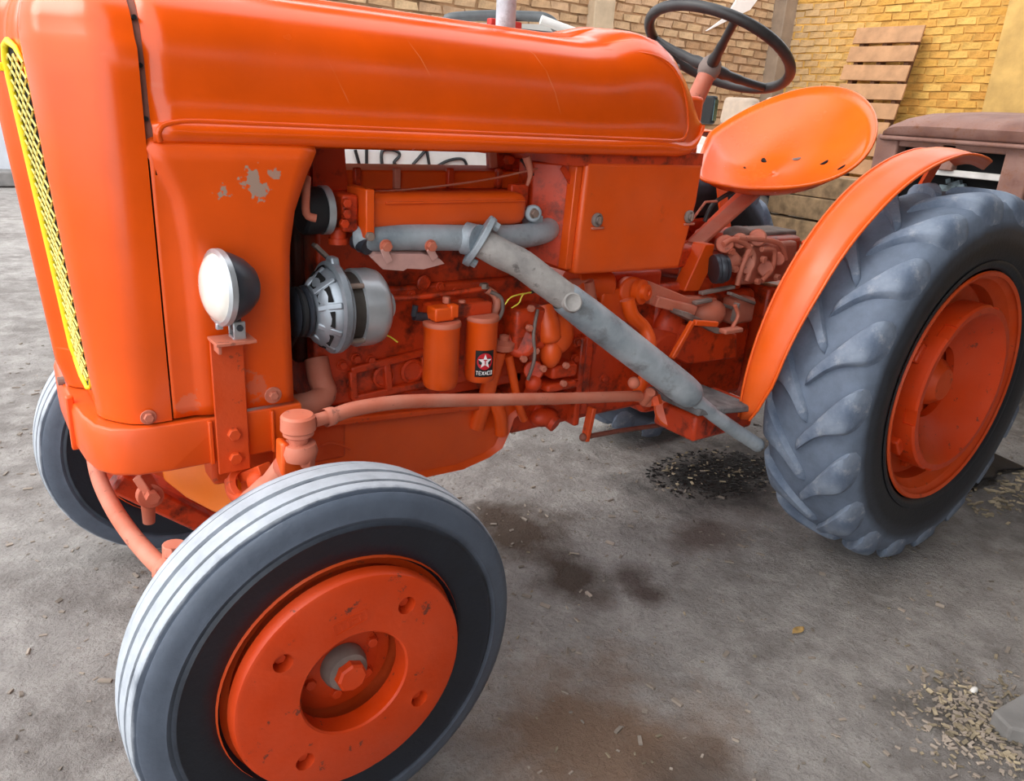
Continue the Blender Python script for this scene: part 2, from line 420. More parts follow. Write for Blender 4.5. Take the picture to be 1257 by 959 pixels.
wb = brick_wall('wall_back', (1.9, YW, 0), (1, 0, 0), XW-1.9, 3.7, (0, -1, 0), 0.212, 0.064, 0.020, 'tan brick', 'tan mortar', 'rough tan brick wall running behind the orange tractor')
we = brick_wall('wall_end', (XW, YW, 0), (0, -1, 0), 8.5, 3.7, (-1, 0, 0), 0.180, 0.060, 0.015, 'ochre brick', 'ochre mortar', 'ochre yellow brick wall behind the pallet and the rusty tractor')
def post(name, P, wx, wy, h, mat, label):
    mb = MB(); mb.box((P[0], P[1], h/2), (wx, wy, h)); o = mk(name, mb, mat, smooth=0, bevel=0.012); tag(o, label, 'post', kind='structure'); return o
pa = at(727, 20, y=YW-.08); pb = at(752, 20, y=YW-.08)
post('trim_1', ((pa.x+pb.x)/2, YW-.04, 0), pb.x-pa.x, 0.14, 3.7, 'concrete post', 'pale concrete pilaster in the back wall above the bonnet')
post('trim_2', (XW-.10, YW-.08, 0), 0.22, 0.18, 3.7, 'corner post', 'narrow concrete post in the corner of the brick walls')
pc = at(1228, 60, x=XW-.06)
post('trim_3', (XW-.05, pc.y-.22, 0), 0.16, 0.44, 3.7, 'ochre concrete', 'ochre rendered pilaster on the end wall at far right')
pd = at(1012, 60, x=XW-.02)
# distant plastered wall seen past the tractor's nose
mb = MB(); mb.box((-2.5, 10.6, 1.5), (9.0, 0.25, 3.0)); fw_ = mk('wall_far', mb, 'far wall plaster', smooth=0); tag(fw_, 'pale grey wall far behind the nose of the tractor', 'wall', kind='structure')
mb = MB(); mb.box((-2.5, 10.35, 0.09), (9.0, 0.5, 0.18)); kb = mk('baseboard_far', mb, 'stone slab', smooth=0, bevel=0.02); tag(kb, 'low stone kerb along the foot of the far grey wall', 'kerb', kind='structure')

# unseen roof and wall added to darken the camera's side
mb = MB(); mb.box((4.4, -2.75, 3.3), (9.8, 4.3, 0.06)); rf_ = mk('shade_roof', mb, 'shade sheet', smooth=0); tag(rf_, 'unseen dark roof slab added to shade the camera side', 'light blocker', kind='structure')
mb = MB(); mb.box((3.7, -4.9, 1.52), (11.2, 0.2, 3.05)); wf_ = mk('shade_wall', mb, 'shade wall', smooth=0); tag(wf_, 'unseen dull brown wall added to darken the camera side', 'wall', kind='structure')

mb = MB(); mb.box((2.85, 2.15, 3.75), (3.7, 2.3, 0.06)); rg_ = mk('shade_roof', mb, 'shade sheet', smooth=0); tag(rg_, 'unseen roof slab added to narrow the sky above the yard', 'light blocker', kind='structure')  # unseen slab added so only a gap of sky lights the tractor

# ------------------------------------------------------------------ pallet leaning on the end wall
pal = empty('pallet', (XW-.30, 3.3, 0)); tag(pal, 'weathered wooden pallet leaning on the ochre brick wall', 'pallet')
PT = Vector((XW-.09, 0, 2.30)); PBm = Vector((XW-.62, 0, 0.0)); pdir = (PBm-PT); PLEN = pdir.length; pdir.normalize(); pn = Vector((0, 1, 0)).cross(pdir).normalized()
if pn.x > 0: pn = -pn
yl, yr_ = 3.62, 2.90
R = Matrix((Vector((0, 1, 0)), pdir, pn)).transposed()
pr_ = random.Random(3)
k = 0; s_ = 0.06
while s_ < PLEN-.1:
    wd = 0.156 if k else 0.160; c = PT+pdir*s_+pn*0.06; c.y = (yl+yr_)/2+0.02*pr_.uniform(-1, 1)
    mb = MB(); mb.box(c, (0.74, wd, 0.022), R @ Matrix.Rotation(pr_.uniform(-.012, .012), 3, 'Z')); mk('slat', mb, 'pallet wood', pal, smooth=0, bevel=0.002); s_ += 0.190; k += 1
for y_ in (yl-.10, (yl+yr_)/2, yr_+.06):
    mb = MB(); c = PT+pdir*(PLEN/2)+pn*0.0; c.y = y_; mb.box(c, (0.05, PLEN-.05, 0.095), R); mk('stringer', mb, 'pallet wood dark', pal, smooth=0)
# ================================================================== the tractor (X runs to the rear, near side is -Y)
TR = empty('tractor', (0, 0, 0)); tag(TR, 'old bright orange farm tractor with bare engine side and bucket seat', 'tractor')

# ---- bonnet
HPROF = [(.274,0),(.284,.02),(.287,.07),(.285,.10),(.279,.125),(.274,.14),(.273,.3),(.270,.48),(.263,.63),(.250,.745),(.230,.83),(.200,.89),(.16,.925),(.11,.945),(.066,.955),(.060,.962),(.054,.985),(.046,.997),(.02,1.0),(0,1.0)]
def interp(tab, x):
    if x <= tab[0][0]: return tab[0][1]
    for (a, b), (c, d) in zip(tab, tab[1:]):
        if x <= c: return b+(d-b)*(x-a)/(c-a)
    return tab[-1][1]
HT = [(-.2,.276),(.30,.274),(.80,.270),(.85,.273),(.89,.286),(.93,.301),(.98,.310),(1.03,.300),(1.07,.277),(1.105,.239),(1.135,.192),(1.155,.152),(1.168,.118),(1.174,.095)]
HB = [(1.09,0),(1.12,.006),(1.142,.018),(1.159,.038),(1.169,.058),(1.174,.078)]   # lower rear corner sweeps up
HW = [(-.2,1.0),(.95,1.0),(1.07,.985),(1.13,.955),(1.174,.91)]
def hood_section(x, grow=0.0):
    H = interp(HT, x); W = interp(HW, x)
    flat = min(1, max(0, (x-.84)/.12))          # the centre rib dies out towards the rear
    out = []
    for y, h in HPROF:
        hh = h if y > .066 else h*(1-flat)+flat*(.957+.02*(1-y/.066))
        zb_ = interp(HB, x); out.append((y*W+grow, 1.23+zb_+hh*(H-zb_)+(grow if h > .8 else 0)))
    full = [(-y, z) for y, z in out]+[(y, z) for y, z in reversed(out[:-1])]
    return [(x, y, z) for y, z in full]
xs = [-.168+.04*i for i in range(25)]+[.86,.88,.91,.94,.97,1.0,1.03,1.06,1.08,1.10,1.12,1.135,1.147,1.157,1.164,1.169,1.172,1.174]
xs = sorted(set(round(x, 3) for x in xs))
m = MB(); m.grid([hood_section(x) for x in xs]); n = len(hood_section(0)); L = len(m.v)
m.f.append(tuple(range(L-n, L)))
hood = mk('bonnet', m, 'hood paint', TR, smooth=50, solid=0.004)
# raised bead that frames the side of the bonnet
def hood_y(x, z):
    H = interp(HT, x); W = interp(HW, x); h = (z-1.23)/H
    return -W*interp([(b, a) for a, b in HPROF], h)
bp = [(-.158,1.236),(-.160,1.25),(-.145,1.262),(-.10,1.268)]+[(x/10, 1.268) for x in range(0, 11)]+[(1.05,1.268),(1.09,1.272),(1.106,1.285),(1.110,1.305),(1.101,1.345),(1.082,1.39),(1.05,1.43),(1.01,1.452),(.95,1.462),(.86,1.462),(.78,1.458)]
path = smooth_path([(x, hood_y(x, z)+0.002, z) for x, z in bp], 3)
br_ = [.0055]*(len(path)-10)+[.0055*(1-k/10) for k in range(1, 11)]
m = MB(); m.tube(path, br_, 10); mk('bead', m, 'hood paint', hood, smooth=60)
m = MB(); m.tube([(x, -y, z) for x, y, z in path], br_, 10); mk('bead', m, 'hood paint', hood, smooth=60)
# seam strip between nose and bonnet
m = MB(); sec = hood_section(-.17); rows = []
for x, g in ((-.188, -.010), (-.186, -.004), (-.165, -.003), (-.160, -.010)): rows.append([(x, math.copysign(min(abs(y), .276), y)*(1+g/.28), 1.236+(z-1.236)*(1+g/.28)) for _, y, z in sec])
m.grid(rows); sm = mk('seam_strip', m, 'seam paint', TR, smooth=40)
for z, y in ((1.27, -.2745), (1.35, -.270), (1.42, -.258)):
    m = MB(); m.cyl((-.175, y-.0035, z), (-.175, y+.01, z), .004, n=8); mk('rivet', m, 'black void', sm)

# ---- nose with radiator grille
def nose_section(z):
    zz = min(z, 1.375)
    xe = -.281-(zz-.75)*.062; xf = -.2815-(zz-.75)*.079; xr = -.324-(zz-.75)*.070
    if z < .80: k = (z-.745)/.055; xr = xr*(.5+.5*k)+(xe-.022)*(.5-.5*k)
    pts = [(-.281,-.179),(-.281,-.205),(-.277,-.228),(-.266,-.248),(-.247,-.264),(-.222,(-.268+xe)/2-.007),(-.195,xe-.008),(-.172,xe-.0075),(-.160,xe-.001),(-.13,xe*.7+xf*.3-.003),(-.09,(xe+xf)/2-.003),(-.05,xf-.003),(-.036,xf-.008),(-.026,(xf+xr)/2-.004),(-.016,xr+.006),(-.008,xr+.001),(0,xr)]
    if z > 1.375:
        a = min(1, (z-1.375)/.131); back = 1-math.sqrt(max(0, 1-a*a))
        ys = interp([(1.23+h*.276, y) for y, h in HPROF], z)/.281
        new = []
        for y, x in pts:
            xx = x+(-.188-x)*back*.80
            ridge = max(0, 1-abs(y)/.05)*.0
            new.append((y*(ys*.75+.25*(1-back)) if ys < 1 else y, xx))
        pts = new
    full = pts+[(-y, x) for y, x in reversed(pts[:-1])]
    return [(x, y, z) for y, x in full]
zs = [.745,.76,.78,.80]+[.80+.0479*i for i in range(1, 13)]+[1.39,1.41,1.43,1.45,1.465,1.478,1.489,1.497,1.503,1.506]
m = MB(); m.grid([nose_section(z) for z in zs]); n = len(nose_section(1)); L = len(m.v); m.f.append(tuple(range(L-n, L)))
nose = mk('nose_cowl', m, 'hood paint', TR, smooth=60)
nose.data.materials[0] = MATS['hood paint']
def grille_pt(u, z, s, off):
    """point on the nose skin; u from the ridge side (0) to the cheek side (1)"""
    y = -.045-(.158-.045)*u; sec = nose_section(min(max(z, .8), 1.374)); pts = sorted((p[1], p[0]) for p in sec)
    x = interp(pts, y); return (x-off, y*s, z)
for s in (1, -1):
    Z0, Z1 = .775, 1.375; m = MB(); rows = []
    for i in range(25):
        z = Z0+(Z1-Z0)*i/24; rows.append([grille_pt(u/6, Z0+.012*abs(u/6-.7)+(Z1-Z0-.012-.10*max(0,u/6-.4))*i/24, s, .003) for u in range(7)])
    m.grid(rows); gb = mk('grille_backing', m, 'black void', nose, smooth=60)
    loop = [(0, Z0+.06), (0, Z1-.03), (.12, Z1-.006), (.3, Z1), (.7, Z1-.01), (.95, Z1-.04), (1, Z1-.08), (1, Z0+.04), (.9, Z0+.008), (.7, Z0), (.35, Z0+.012), (.08, Z0+.035)]
    dense = []; rads = []
    for (u0, z0), (u1, z1) in zip(loop, loop[1:]+loop[:1]):
        kk = max(1, int(abs(z1-z0)/.04))
        for j in range(kk): uu = u0+(u1-u0)*j/kk; dense.append(grille_pt(uu, z0+(z1-z0)*j/kk, s, .006-.004*uu*uu)); rads.append(.0068-.0043*uu*uu)
    m = MB(); m.tube(dense, rads, 8, closed=True); gf = mk('grille_frame', m, 'grille yellow', nose, smooth=60); tag(gf, 'bright yellow frame around the radiator grille')
    # expanded metal: diamonds
    m = MB(); nz, nu = 46, 6
    for i in range(nz):
        for j in range(nu):
            za = Z0+.02+(Z1-Z0-.04)*i/nz; zb = Z0+.02+(Z1-Z0-.04)*(i+1)/nz; ua, ub = j/nu, (j+1)/nu
            a, b = ((ua, za), (ub, zb)) if (i+j) % 2 else ((ub, za), (ua, zb))
            m.tube([grille_pt(*a, s, .006), grille_pt(*b, s, .006)], (.0021), 4, caps=False)
    gm = mk('grille_mesh', m, 'grille mesh', nose, smooth=0); tag(gm, 'yellowish expanded metal mesh of the grille', kind='stuff')
# small catch on the ridge
m = MB(); m.box((-.345, -.02, 1.335), (.012, .05, .014)); mk('catch', m, 'grille yellow', nose, bevel=.002)

# ---- engine side panel behind the nose
def panel_back(z): return interp([(.745,.047),(.95,.046),(1.05,.050),(1.12,.062),(1.18,.085),(1.226,.108)], z)
rows = []
for i in range(25):
    z = .748+.496*i/24; xb = panel_back(z); r = []
    xc = interp([(.748,-.125),(1.05,-.128),(1.14,-.137),(1.19,-.155),(1.226,-.172)], z)
    for x in [-.176,-.17]+[xc-.014, xc-.006, xc, xc+.010]+[xc+.02+(xb-xc-.02)*k/8 for k in range(9)]:
        d = min(1, max(0, (x-(xc-.014))/.024)); d = d*d*(3-2*d)
        r.append((x, -.279-.010*d+max(0,(z-1.222))*.9, z))
    rows.append(r)
for s in (1, -1):
    m = MB(); m.grid([[(x, y*s, z) for x, y, z in r] for r in rows]); pn_ = mk('side_panel', m, 'panel chipped' if False else 'panel paint', TR, smooth=50, solid=.003)
# chips of bare metal on the panel paint, at spots of their own
t = NT('chipped panel paint'); base = lin(ORANGE); c = t.mix(t.ramp(t.noise(5, 5), .3, .72), tuple(v*.86 for v in base), tuple(min(1, v*1.08) for v in base))
for p, r, amt in (((-.014, -.289, 1.178), .034, 1), ((-.000, -.289, 1.158), .030, 1), ((-.066, -.289, 1.152), .020, 1), ((.030, -.289, 1.185), .022, .9), ((-.03, -.289, .79), .05, .25), ((-.155, -.279, .775), .035, .2)):
    d = t.math('ADD', t.pos_dist(p), t.ramp(t.noise(55, 5, .6), .25, .75, -r*.75, r*.75)); c = t.mix(t.math('MULTIPLY', t.ramp(d, r*.50, r*.42), amt), c, lin((168, 140, 124)))
t.color(c); t.rough(.36); t.bump(t.noise(8, 4), .015, .004)
for o in TR.children:
    if o.name == 'side_panel': o.data.materials[0] = MATS['chipped panel paint']
def bolt(parent, c, axis, r, h, mat='cast paint', washer=None):
    m = MB(); c = Vector(c); d = Vector(axis).normalized()
    m.hexnut(c, d, r, h)
    if washer: m.cyl(c, c+d*(h*.25), washer, n=18)
    return mk('bolt', m, mat, parent, smooth=30, bevel=r*.10)
bolt(nose, at(182, 512, y=-.283), (0, -1, 0), .009, .010, 'faded paint', .014)
bolt(TR, at(335, 485, y=-.292), (0, -1, 0), .009, .010, 'faded paint', .017)

# ---- front bolster: the cast band below the nose
def band(z0, z1, grow):
    pl = [(.06,-.285),(-.10,-.285),(-.19,-.284),(-.235,-.276),(-.27,-.258),(-.292,-.225),(-.303,-.17),(-.308,-.09),(-.309,0)]
    pl = pl+[(x, -y) for x, y in reversed(pl[:-1])]
    return [[(x-(grow if x < -.2 else 0), y+grow*(1 if y > 0 else -1) if y else 0, z) for x, y in pl] for z in (z0, z1)]
a = band(.650, .742, .010); b = band(.650, .742, -.035)
m = MB(); top = a[1]; bot = a[0]
bot = [(x, y, z) for x, y, z in bot]
rows = [b[0], bot, [(x, y, .655) for x, y, z in band(.65, .74, .014)[0]], [(x, y, .728) for x, y, z in band(.65, .74, .014)[0]], top, [(x, y, .7425) for x, y, z in band(.65, .74, -.035)[1]], b[0]]
m.grid(rows); bol = mk('front_bolster', m, 'clean paint', TR, smooth=45, bevel=.003)
m = MB()
m.box((.0,-.299,.695),(.006,.012,.088)); m.box((-.118,-.299,.695),(.008,.012,.088)); mk('rib', m, 'clean paint', bol, bevel=.002)
m = MB(); m.box((-.322, -.10, .700), (.014, .016, .11)); mk('rib', m, 'clean paint', bol, bevel=.003)
m = MB(); m.cyl((-.315, .02, .747), (-.327, .02, .747), .009, n=10); mk('plug', m, 'hub grey', bol)
# chassis box behind the bolster
m = MB(); m.box((.06, 0, .60), (.30, .36, .12)); m.box((-.10, 0, .655), (.36, .48, .02)); mk('front_support', m, 'cast paint', TR, bevel=.01)

# ---- head lamp on its bracket
m = MB(); P0 = at(257, 415, y=-.302); x0, x1, zt, zb = -.109, -.050, .900, .632
m.box(((x0+x1)/2-.002, -.311, (zt+zb)/2), (x1-x0, .007, zt-zb)); br = mk('lamp_bracket', m, 'cast paint', TR, bevel=.0015)
m = MB(); m.box(((x0+x1)/2+.002, -.335, zt+.002), (x1-x0+.012, .056, .006)); m.box((x0+.004, -.340, zt-.008), (.006, .03, .018)); mk('bracket_shelf', m, 'faded paint', br, bevel=.001)
for z in (.712, .662): bolt(br, ((x0+x1)/2-.001, -.314, z), (0, -1, 0), .0125, .012, 'cast paint', .0)
lc = at(272, 345, y=-.335); LX = lc.x
lamp = MB(); R0 = .066
prof = [(.0, .060), (.018, .058), (.034, .050), (.050, .032), (.060, .012), (.0635, .0), (.0635, -.008)]
lax = Vector((1, .12, -.03)).normalized(); lcen = Vector((-.085, -.335, .998))
lamp.lathe(prof, lcen, lax, 32); lo = mk('headlamp', lamp, 'lamp shell', TR, smooth=50)
m = MB(); m.lathe([(.0635,-.002),(.0675,-.004),(.0675,-.014),(.061,-.018),(.058,-.014)], lcen, lax, 36); mk('rim_ring', m, 'zinc', lo, smooth=40)
m = MB(); m.lathe([(.0605,-.014),(.055,-.022),(.045,-.028),(.03,-.033),(.014,-.035),(.0,-.036)], lcen, lax, 32); mk('lens', m, 'lens sky white', lo, smooth=60)
m = MB(); m.box((lcen.x+.018, -.346, .920), (.022, .004, .034)); m.box((lcen.x+.018, -.318, .920), (.022, .004, .034)); m.box((lcen.x+.018, -.332, .906), (.024, .030, .006)); mk('lamp_foot', m, 'zinc', lo, bevel=.002)
m = MB(); m.cyl((lcen.x+.018, -.352, .926), (lcen.x+.018, -.314, .926), .006, n=10); m.cyl((lcen.x+.018, -.332, .92), (lcen.x+.016, -.334, .95), .009, n=10); mk('clamp_bolt', m, 'lamp shell', lo)
m = MB(); m.box((lcen.x-.014, -.337, .930), (.012, .010, .012)); mk('lens_clip', m, 'zinc', lo, bevel=.002)

# ================================================================== wheels
def tyre_front(prof_n=64):
    half = [(.222,.060),(.228,.066),(.240,.0715),(.262,.0775),(.286,.0800),(.2905,.0815),(.2935,.0825),(.297,.0800),(.300,.0785),(.304,.0800),(.3075,.0815),(.311,.0800),(.320,.0785),(.333,.0745),(.3445,.0690),(.3475,.0655),(.3465,.0620),(.3455,.0600),
            (.3535,.0575),(.3560,.0500),(.3568,.0395),(.3500,.0385),(.3496,.0362),(.3510,.0352),(.3588,.0342),(.3598,.020),(.3600,.0060),(.3520,.0050),(.3515,.0)]
    return half+[(r, -h) for r, h in reversed(half[:-1])]
def hub_dish(m, c, ax): pass
def front_wheel(cy, sgn):
    """sgn -1: near side, outward is -Y"""
    c = Vector((0, cy, .360)); ax = Vector((0, sgn, 0)); OFF = .0  # c.y is the middle of the tyre
    m = MB(); m.lathe([(.228,.072),(.231,.066),(.222,.056),(.205,.050),(.196,.030),(.193,-.03),(.205,-.052),(.222,-.058),(.230,-.068),(.226,-.073)], c, ax, 56)
    m.lathe([(.196,.030),(.190,.024),(.15,.016),(.10,.020),(.075,.030),(.075,.022),(.10,.010),(.15,.006),(.19,.012),(.194,.0)], c, ax, 56)
    wheel = mk('front_wheel', m, 'cast paint', TR, smooth=40, origin=c)
    m = MB(); m.lathe(tyre_front(), c, ax, 96); ty = mk('tyre', m, 'front tyre rubber', wheel, smooth=28, origin=c)
    # hub with stub axle flange
    m = MB(); m.lathe([(.0,.074),(.020,.074),(.034,.068),(.040,.056),(.042,.04),(.075,.034),(.078,.028),(.078,.0),(.055,-.02),(.05,-.10),(.0,-.10)], c, ax, 40); mk('hub', m, 'weight paint', wheel, smooth=40)
    m = MB(); m.lathe([(.0,.076),(.022,.076),(.036,.070),(.0415,.057),(.0425,.042)], c, ax, 32); mk('hub_cover', m, 'hub grey', wheel, smooth=40)
    m = MB(); m.lathe([(.0,.090),(.024,.090),(.028,.086),(.029,.070)], c, ax, 8); mk('hub_cap', m, 'weight paint', wheel, smooth=25)
    m = MB(); m.lathe([(.100,.030),(.046,.034),(.044,.028),(.100,.024)], c, ax, 40); mk('hub_flange', m, 'weight paint', wheel, smooth=40)
    for k in range(6):
        a = PI/3*k+.35; bolt(wheel, c+ax*.033+Vector((math.cos(a)*.064, 0, math.sin(a)*.064)), ax, .011, .012, 'weight paint', .013)
    if sgn > 0: return wheel
    # bolted-on cast weight with four bolt pockets
    m = MB(); m.lathe([(.099,.060),(.099,.098),(.1025,.1012),(.204,.1012),(.2095,.099),(.2130,.093),(.2145,.076),(.210,.070),(.18,.072),(.14,.060)], c, ax, 80, closed=True)
    wt = mk('wheel_weight', m, 'weight paint', wheel, smooth=35, origin=c)
    holes = []; ctr = c; u = Vector((1, 0, 0)); v = Vector((0, 0, 1)); spots = []
    for px_, py_ in ((348, 813), (499, 740), (510, 855), (373, 934)):
        P = at(px_, py_, y=c.y-.096); spots.append(P)
    rad = sum((Vector((P.x, 0, P.z))-Vector((c.x, 0, c.z))).length for P in spots)/4
    a0 = math.atan2(spots[0].z-c.z, spots[0].x-c.x)
    sp = []
    for k in range(4):
        a = math.atan2(spots[k].z-c.z, spots[k].x-c.x)
        P = Vector((c.x+.159*math.cos(a), c.y, c.z+.159*math.sin(a))); sp.append(P)
        h = MB(); h.cyl(P+ax*.0779, P+ax*.12, .0155, .0185, 20); holes.append(h)
    for h in holes: h.v = [tuple(Vector(p)-c) for p in h.v]
    cut(wt, holes)
    for P in sp: bolt(wheel, P+ax*.074, ax, .0105, .014, 'weight paint')
    # worn cast mark above the hole
    m = MB(); a = math.radians(112)
    for k, (dx, dz, sx, sz) in enumerate(((-.030,.0,.004,.020),(.030,.0,.004,.020),(0,.011,.060,.003),(0,-.011,.060,.003),(-.016,0,.004,.014),(-.004,0,.004,.014),(.006,0,.008,.004),(.018,0,.004,.014))):
        R = Matrix.Rotation(math.radians(-12), 3, 'Y'); P = c+ax*.1005+Vector((-.008, 0, .130))+R @ Vector((dx, 0, dz)); m.box(P, (sx, .003, sz), R)
    mk('cast_mark', m, 'weight paint', wheel, smooth=0)
    return wheel
FWY = -.577
fl = front_wheel(FWY, -1); fr = front_wheel(-FWY, 1)
fl['label'] = 'front wheel nearest the camera with bolted cast weight'; fr['label'] = 'front wheel on the far side, seen from inside'

# ---- rear wheels
RC = (1.993, .594)
RPROF = [(0,.572),(.05,.571),(.09,.566),(.118,.559),(.136,.541),(.148,.503),(.152,.455),(.150,.42),(.143,.392),(.132,.370)]
def carc(s): return interp(RPROF, min(abs(s), .152))
def lug_mesh(side):
    """one chevron bar in wheel coordinates (axis Y, outward = -Y*side ...); runs from the tread middle to the shoulder"""
    # path: s = distance from tread middle, a = angle lag; shoulder trails, nose leads
    pts = []
    N = 18; rowsT = []
    for i in range(N+1):
        t_ = i/N
        s = -.014+.172*t_
        if t_ > .86: s = -.014+.172*.86+(.172*.14)*((t_-.86)/.14)*.55
        lead = .300*(1-t_)**1.15-.02*math.sin(PI*t_)
        wd = interp([(0,.013),(.08,.019),(.3,.024),(.5,.036),(.68,.052),(.82,.062),(.91,.058),(.97,.044),(1,.024)], t_)
        drop = interp([(0,0),(.72,0),(.84,.012),(.92,.034),(1,.078)], t_)
        rb = carc(min(s, .15))-.012
        top = interp([(0,.576),(.05,.587),(.12,.591),(.6,.591),(.76,.585),(.88,.566),(.95,.546),(1,.520)], t_)
        rowsT.append((s, lead, wd, top, rb))
    mb = MB(); rows = []
    for s, lead, wd, top, rb in rowsT:
        r = []
        for fr_, hh in ((-1.22, 0), (-1.08, .45), (-.98, .90), (-.86, 1), (0, 1.02), (.86, 1), (.98, .90), (1.08, .45), (1.22, 0)):
            rad = rb+(top-rb)*hh; a = -lead+fr_*wd/.58
            r.append((rad*math.sin(a), s*side, rad*math.cos(a)))
        rows.append(r)
    mb.grid(rows); n_ = len(rows[0]); L_ = len(mb.v); mb.f.append(tuple(range(n_))); mb.f.append(tuple(range(L_-n_, L_)))
    return mb
def rear_wheel(cy, sgn, full):
    c = Vector((RC[0], cy, RC[1])); ax = Vector((0, sgn, 0))
    prof = [(r, s) for s, r in RPROF]; prof = [(r, s) for r, s in reversed(prof)]+[(r, -s) for r, s in prof[1:]]
    m = MB(); m.lathe([(.352,.142),(.363,.146),(.367,.140),(.360,.128),(.340,.120),(.330,.100),(.318,.09),(.312,.03),(.318,-.09),(.34,-.12),(.362,-.135),(.362,-.145),(.350,-.142)], c, ax, 64)
    m.lathe([(.314,.05),(.30,.04),(.24,.028),(.14,.022),(.0,.022)], c, ax, 64)
    wheel = mk('rear_wheel', m, 'cast paint', TR, smooth=40, origin=c)
    m = MB(); m.lathe(prof, c, ax, 96); ty = mk('tyre', m, 'rear tyre rubber', wheel, smooth=60, origin=c)
    m = MB(); m.lathe([(.372,.1375),(.380,.1455),(.392,.1485),(.398,.1475)], c, ax, 72); mk('bead_ring', m, 'rear tyre rubber', wheel, smooth=50, origin=c)
    NL = 18
    for sd_ in (1, -1):
        lm = None
        for k in range(NL):
            if lm is None:
                lo_ = mk('tread_lug', lug_mesh(sd_), 'lug rubber', None, smooth=42, bevel=0); lm = lo_.data
            else: lo_ = bpy.data.objects.new('tread_lug', lm); link(lo_)
            lo_.parent = wheel; lo_.rotation_euler = (0, -(2*PI*(k+(.5 if sd_ < 0 else 0))/NL)+.06, 0)
    m = MB(); m.lathe([(.0,.10),(.05,.10),(.075,.07),(.08,.022)], c, ax, 36); mk('hub', m, 'cast paint', wheel, smooth=40)
    for k in range(8):
        a = 2*PI*k/8+.2; bolt(wheel, c+ax*.026+Vector((math.cos(a)*.105, 0, math.sin(a)*.105)), ax, .014, .016, 'cast paint')
    for k in range(6):
        a = 2*PI*k/6+.5; bolt(wheel, c+ax*.040+Vector((math.cos(a)*.285, 0, math.sin(a)*.285)), ax, .016, .018, 'cast paint')
    if not full: return wheel
    # thick cast ring weight with rim notches and lugs
    m = MB(); m.lathe([(.118,.040),(.118,.066),(.135,.076),(.175,.098),(.225,.140),(.236,.154),(.243,.160),(.261,.160),(.267,.154),(.267,.085),(.262,.078),(.22,.070),(.16,.044)], c, ax, 96, closed=True)
    wt = mk('wheel_weight', m, 'weight paint', wheel, smooth=35, origin=c)
    holes = []
    for deg in (10, 75, 130, 190, 250, 310):
        a = math.radians(deg); h = MB(); P = Vector((math.cos(a)*.270, sgn*.150, math.sin(a)*.270)); h.box(P, (.022, .05, .05), Matrix.Rotation(-a, 3, 'Y')); holes.append(h)
    cut(wt, holes)
    for deg in (150, 215, 300):
        a = math.radians(deg); m = MB(); P = c+Vector((math.cos(a)*.272, sgn*.10, math.sin(a)*.272)); m.box(P, (.03, .045, .06), Matrix.Rotation(-a, 3, 'Y')); mk('weight_lug', m, 'weight paint', wheel, bevel=.006)
    return wheel
RWY = -.548
rl = rear_wheel(RWY, -1, True); rr = rear_wheel(-RWY, 1, False)
rl['label'] = 'rear wheel on the near side with chevron tyre and ring weight'; rr['label'] = 'rear wheel on the far side, mostly hidden by the seat'
FPN = 'faded paint'
# ================================================================== engine
EP = 'engine paint'
m = MB(); m.box((.445, 0, .80), (.61, .34, .26)); m.box((.445, 0, .985), (.57, .30, .15)); eng = mk('engine_block', m, EP, TR, bevel=.008)
# raised foundry ribs and core plugs on the block side
m = MB()
for a, b in (((430,455),(520,432)), ((432,490),(520,470)), ((432,455),(434,490)), ((474,445),(477,480)), ((520,432),(522,470))):
    A = at(*a, y=-.176); B = at(*b, y=-.176); m.beam(A, B, .018, .018, (0, 1, 0))
mk('block_rib', m, EP, eng, bevel=.004)
for q, r in (((519,347),.014), ((470,462),.022), ((505,455),.024)):
    P = at(*q, y=-.172); m = MB(); m.lathe([(r*1.25,0),(r*1.25,.006),(r,.008),(r*.9,.003),(0,.003)], P, (0,-1,0), 20); mk('core_plug', m, EP, eng, smooth=40)
for q in ((420,448),(432,470),(437,440),(455,442),(505,362),(540,352),(560,358)):
    bolt(eng, at(*q, y=-.172), (0,-1,0), .009, .010, EP, .012)
# cylinder head and rocker cover
m = MB(); m.box((.445, -.01, 1.085), (.57, .24, .10)); hd = mk('cylinder_head', m, EP, TR, bevel=.006)
m = MB(); m.box((.43, .0, 1.147), (.60, .17, .055)); m.box((.43, 0, 1.122), (.62, .20, .012)); rc = mk('rocker_cover', m, 'clean paint', TR, bevel=.014, segs=3)
for px_ in (438, 487, 552, 612):
    m = MB(); m.box(at(px_, 219, y=-.092), (.016, .014, .046)); mk('cover_rib', m, 'faded paint' if px_ == 487 else EP, rc, bevel=.003)
# radiator core and shroud behind the nose, fan belt
m = MB(); m.box((-.10, 0, 1.0), (.10, .46, .46)); mk('radiator', m, 'black void', TR, bevel=.005)
m = MB(); m.lathe([(.20,0),(.21,.0),(.21,.05),(.20,.05)], (-.04, 0, .98), (1,0,0), 32, closed=True); mk('fan_shroud', m, 'cable dark', TR)
m = MB()
for k in range(4):
    a = k*PI/2+.3; R = Matrix.Rotation(a, 3, 'X') @ Matrix.Rotation(.5, 3, 'Z'); m.box(Vector((.015,0,.98))+Matrix.Rotation(a,3,'X') @ Vector((0,0,.11)), (.004,.07,.15), R)
m.cyl((-.01,0,.98),(.09,0,.98),.035); mk('fan', m, 'cable dark', TR)
m = MB(); m.box((.125, 0, .95), (.03, .28, .36)); mk('timing_cover', m, 'shaded engine paint', eng, bevel=.01)
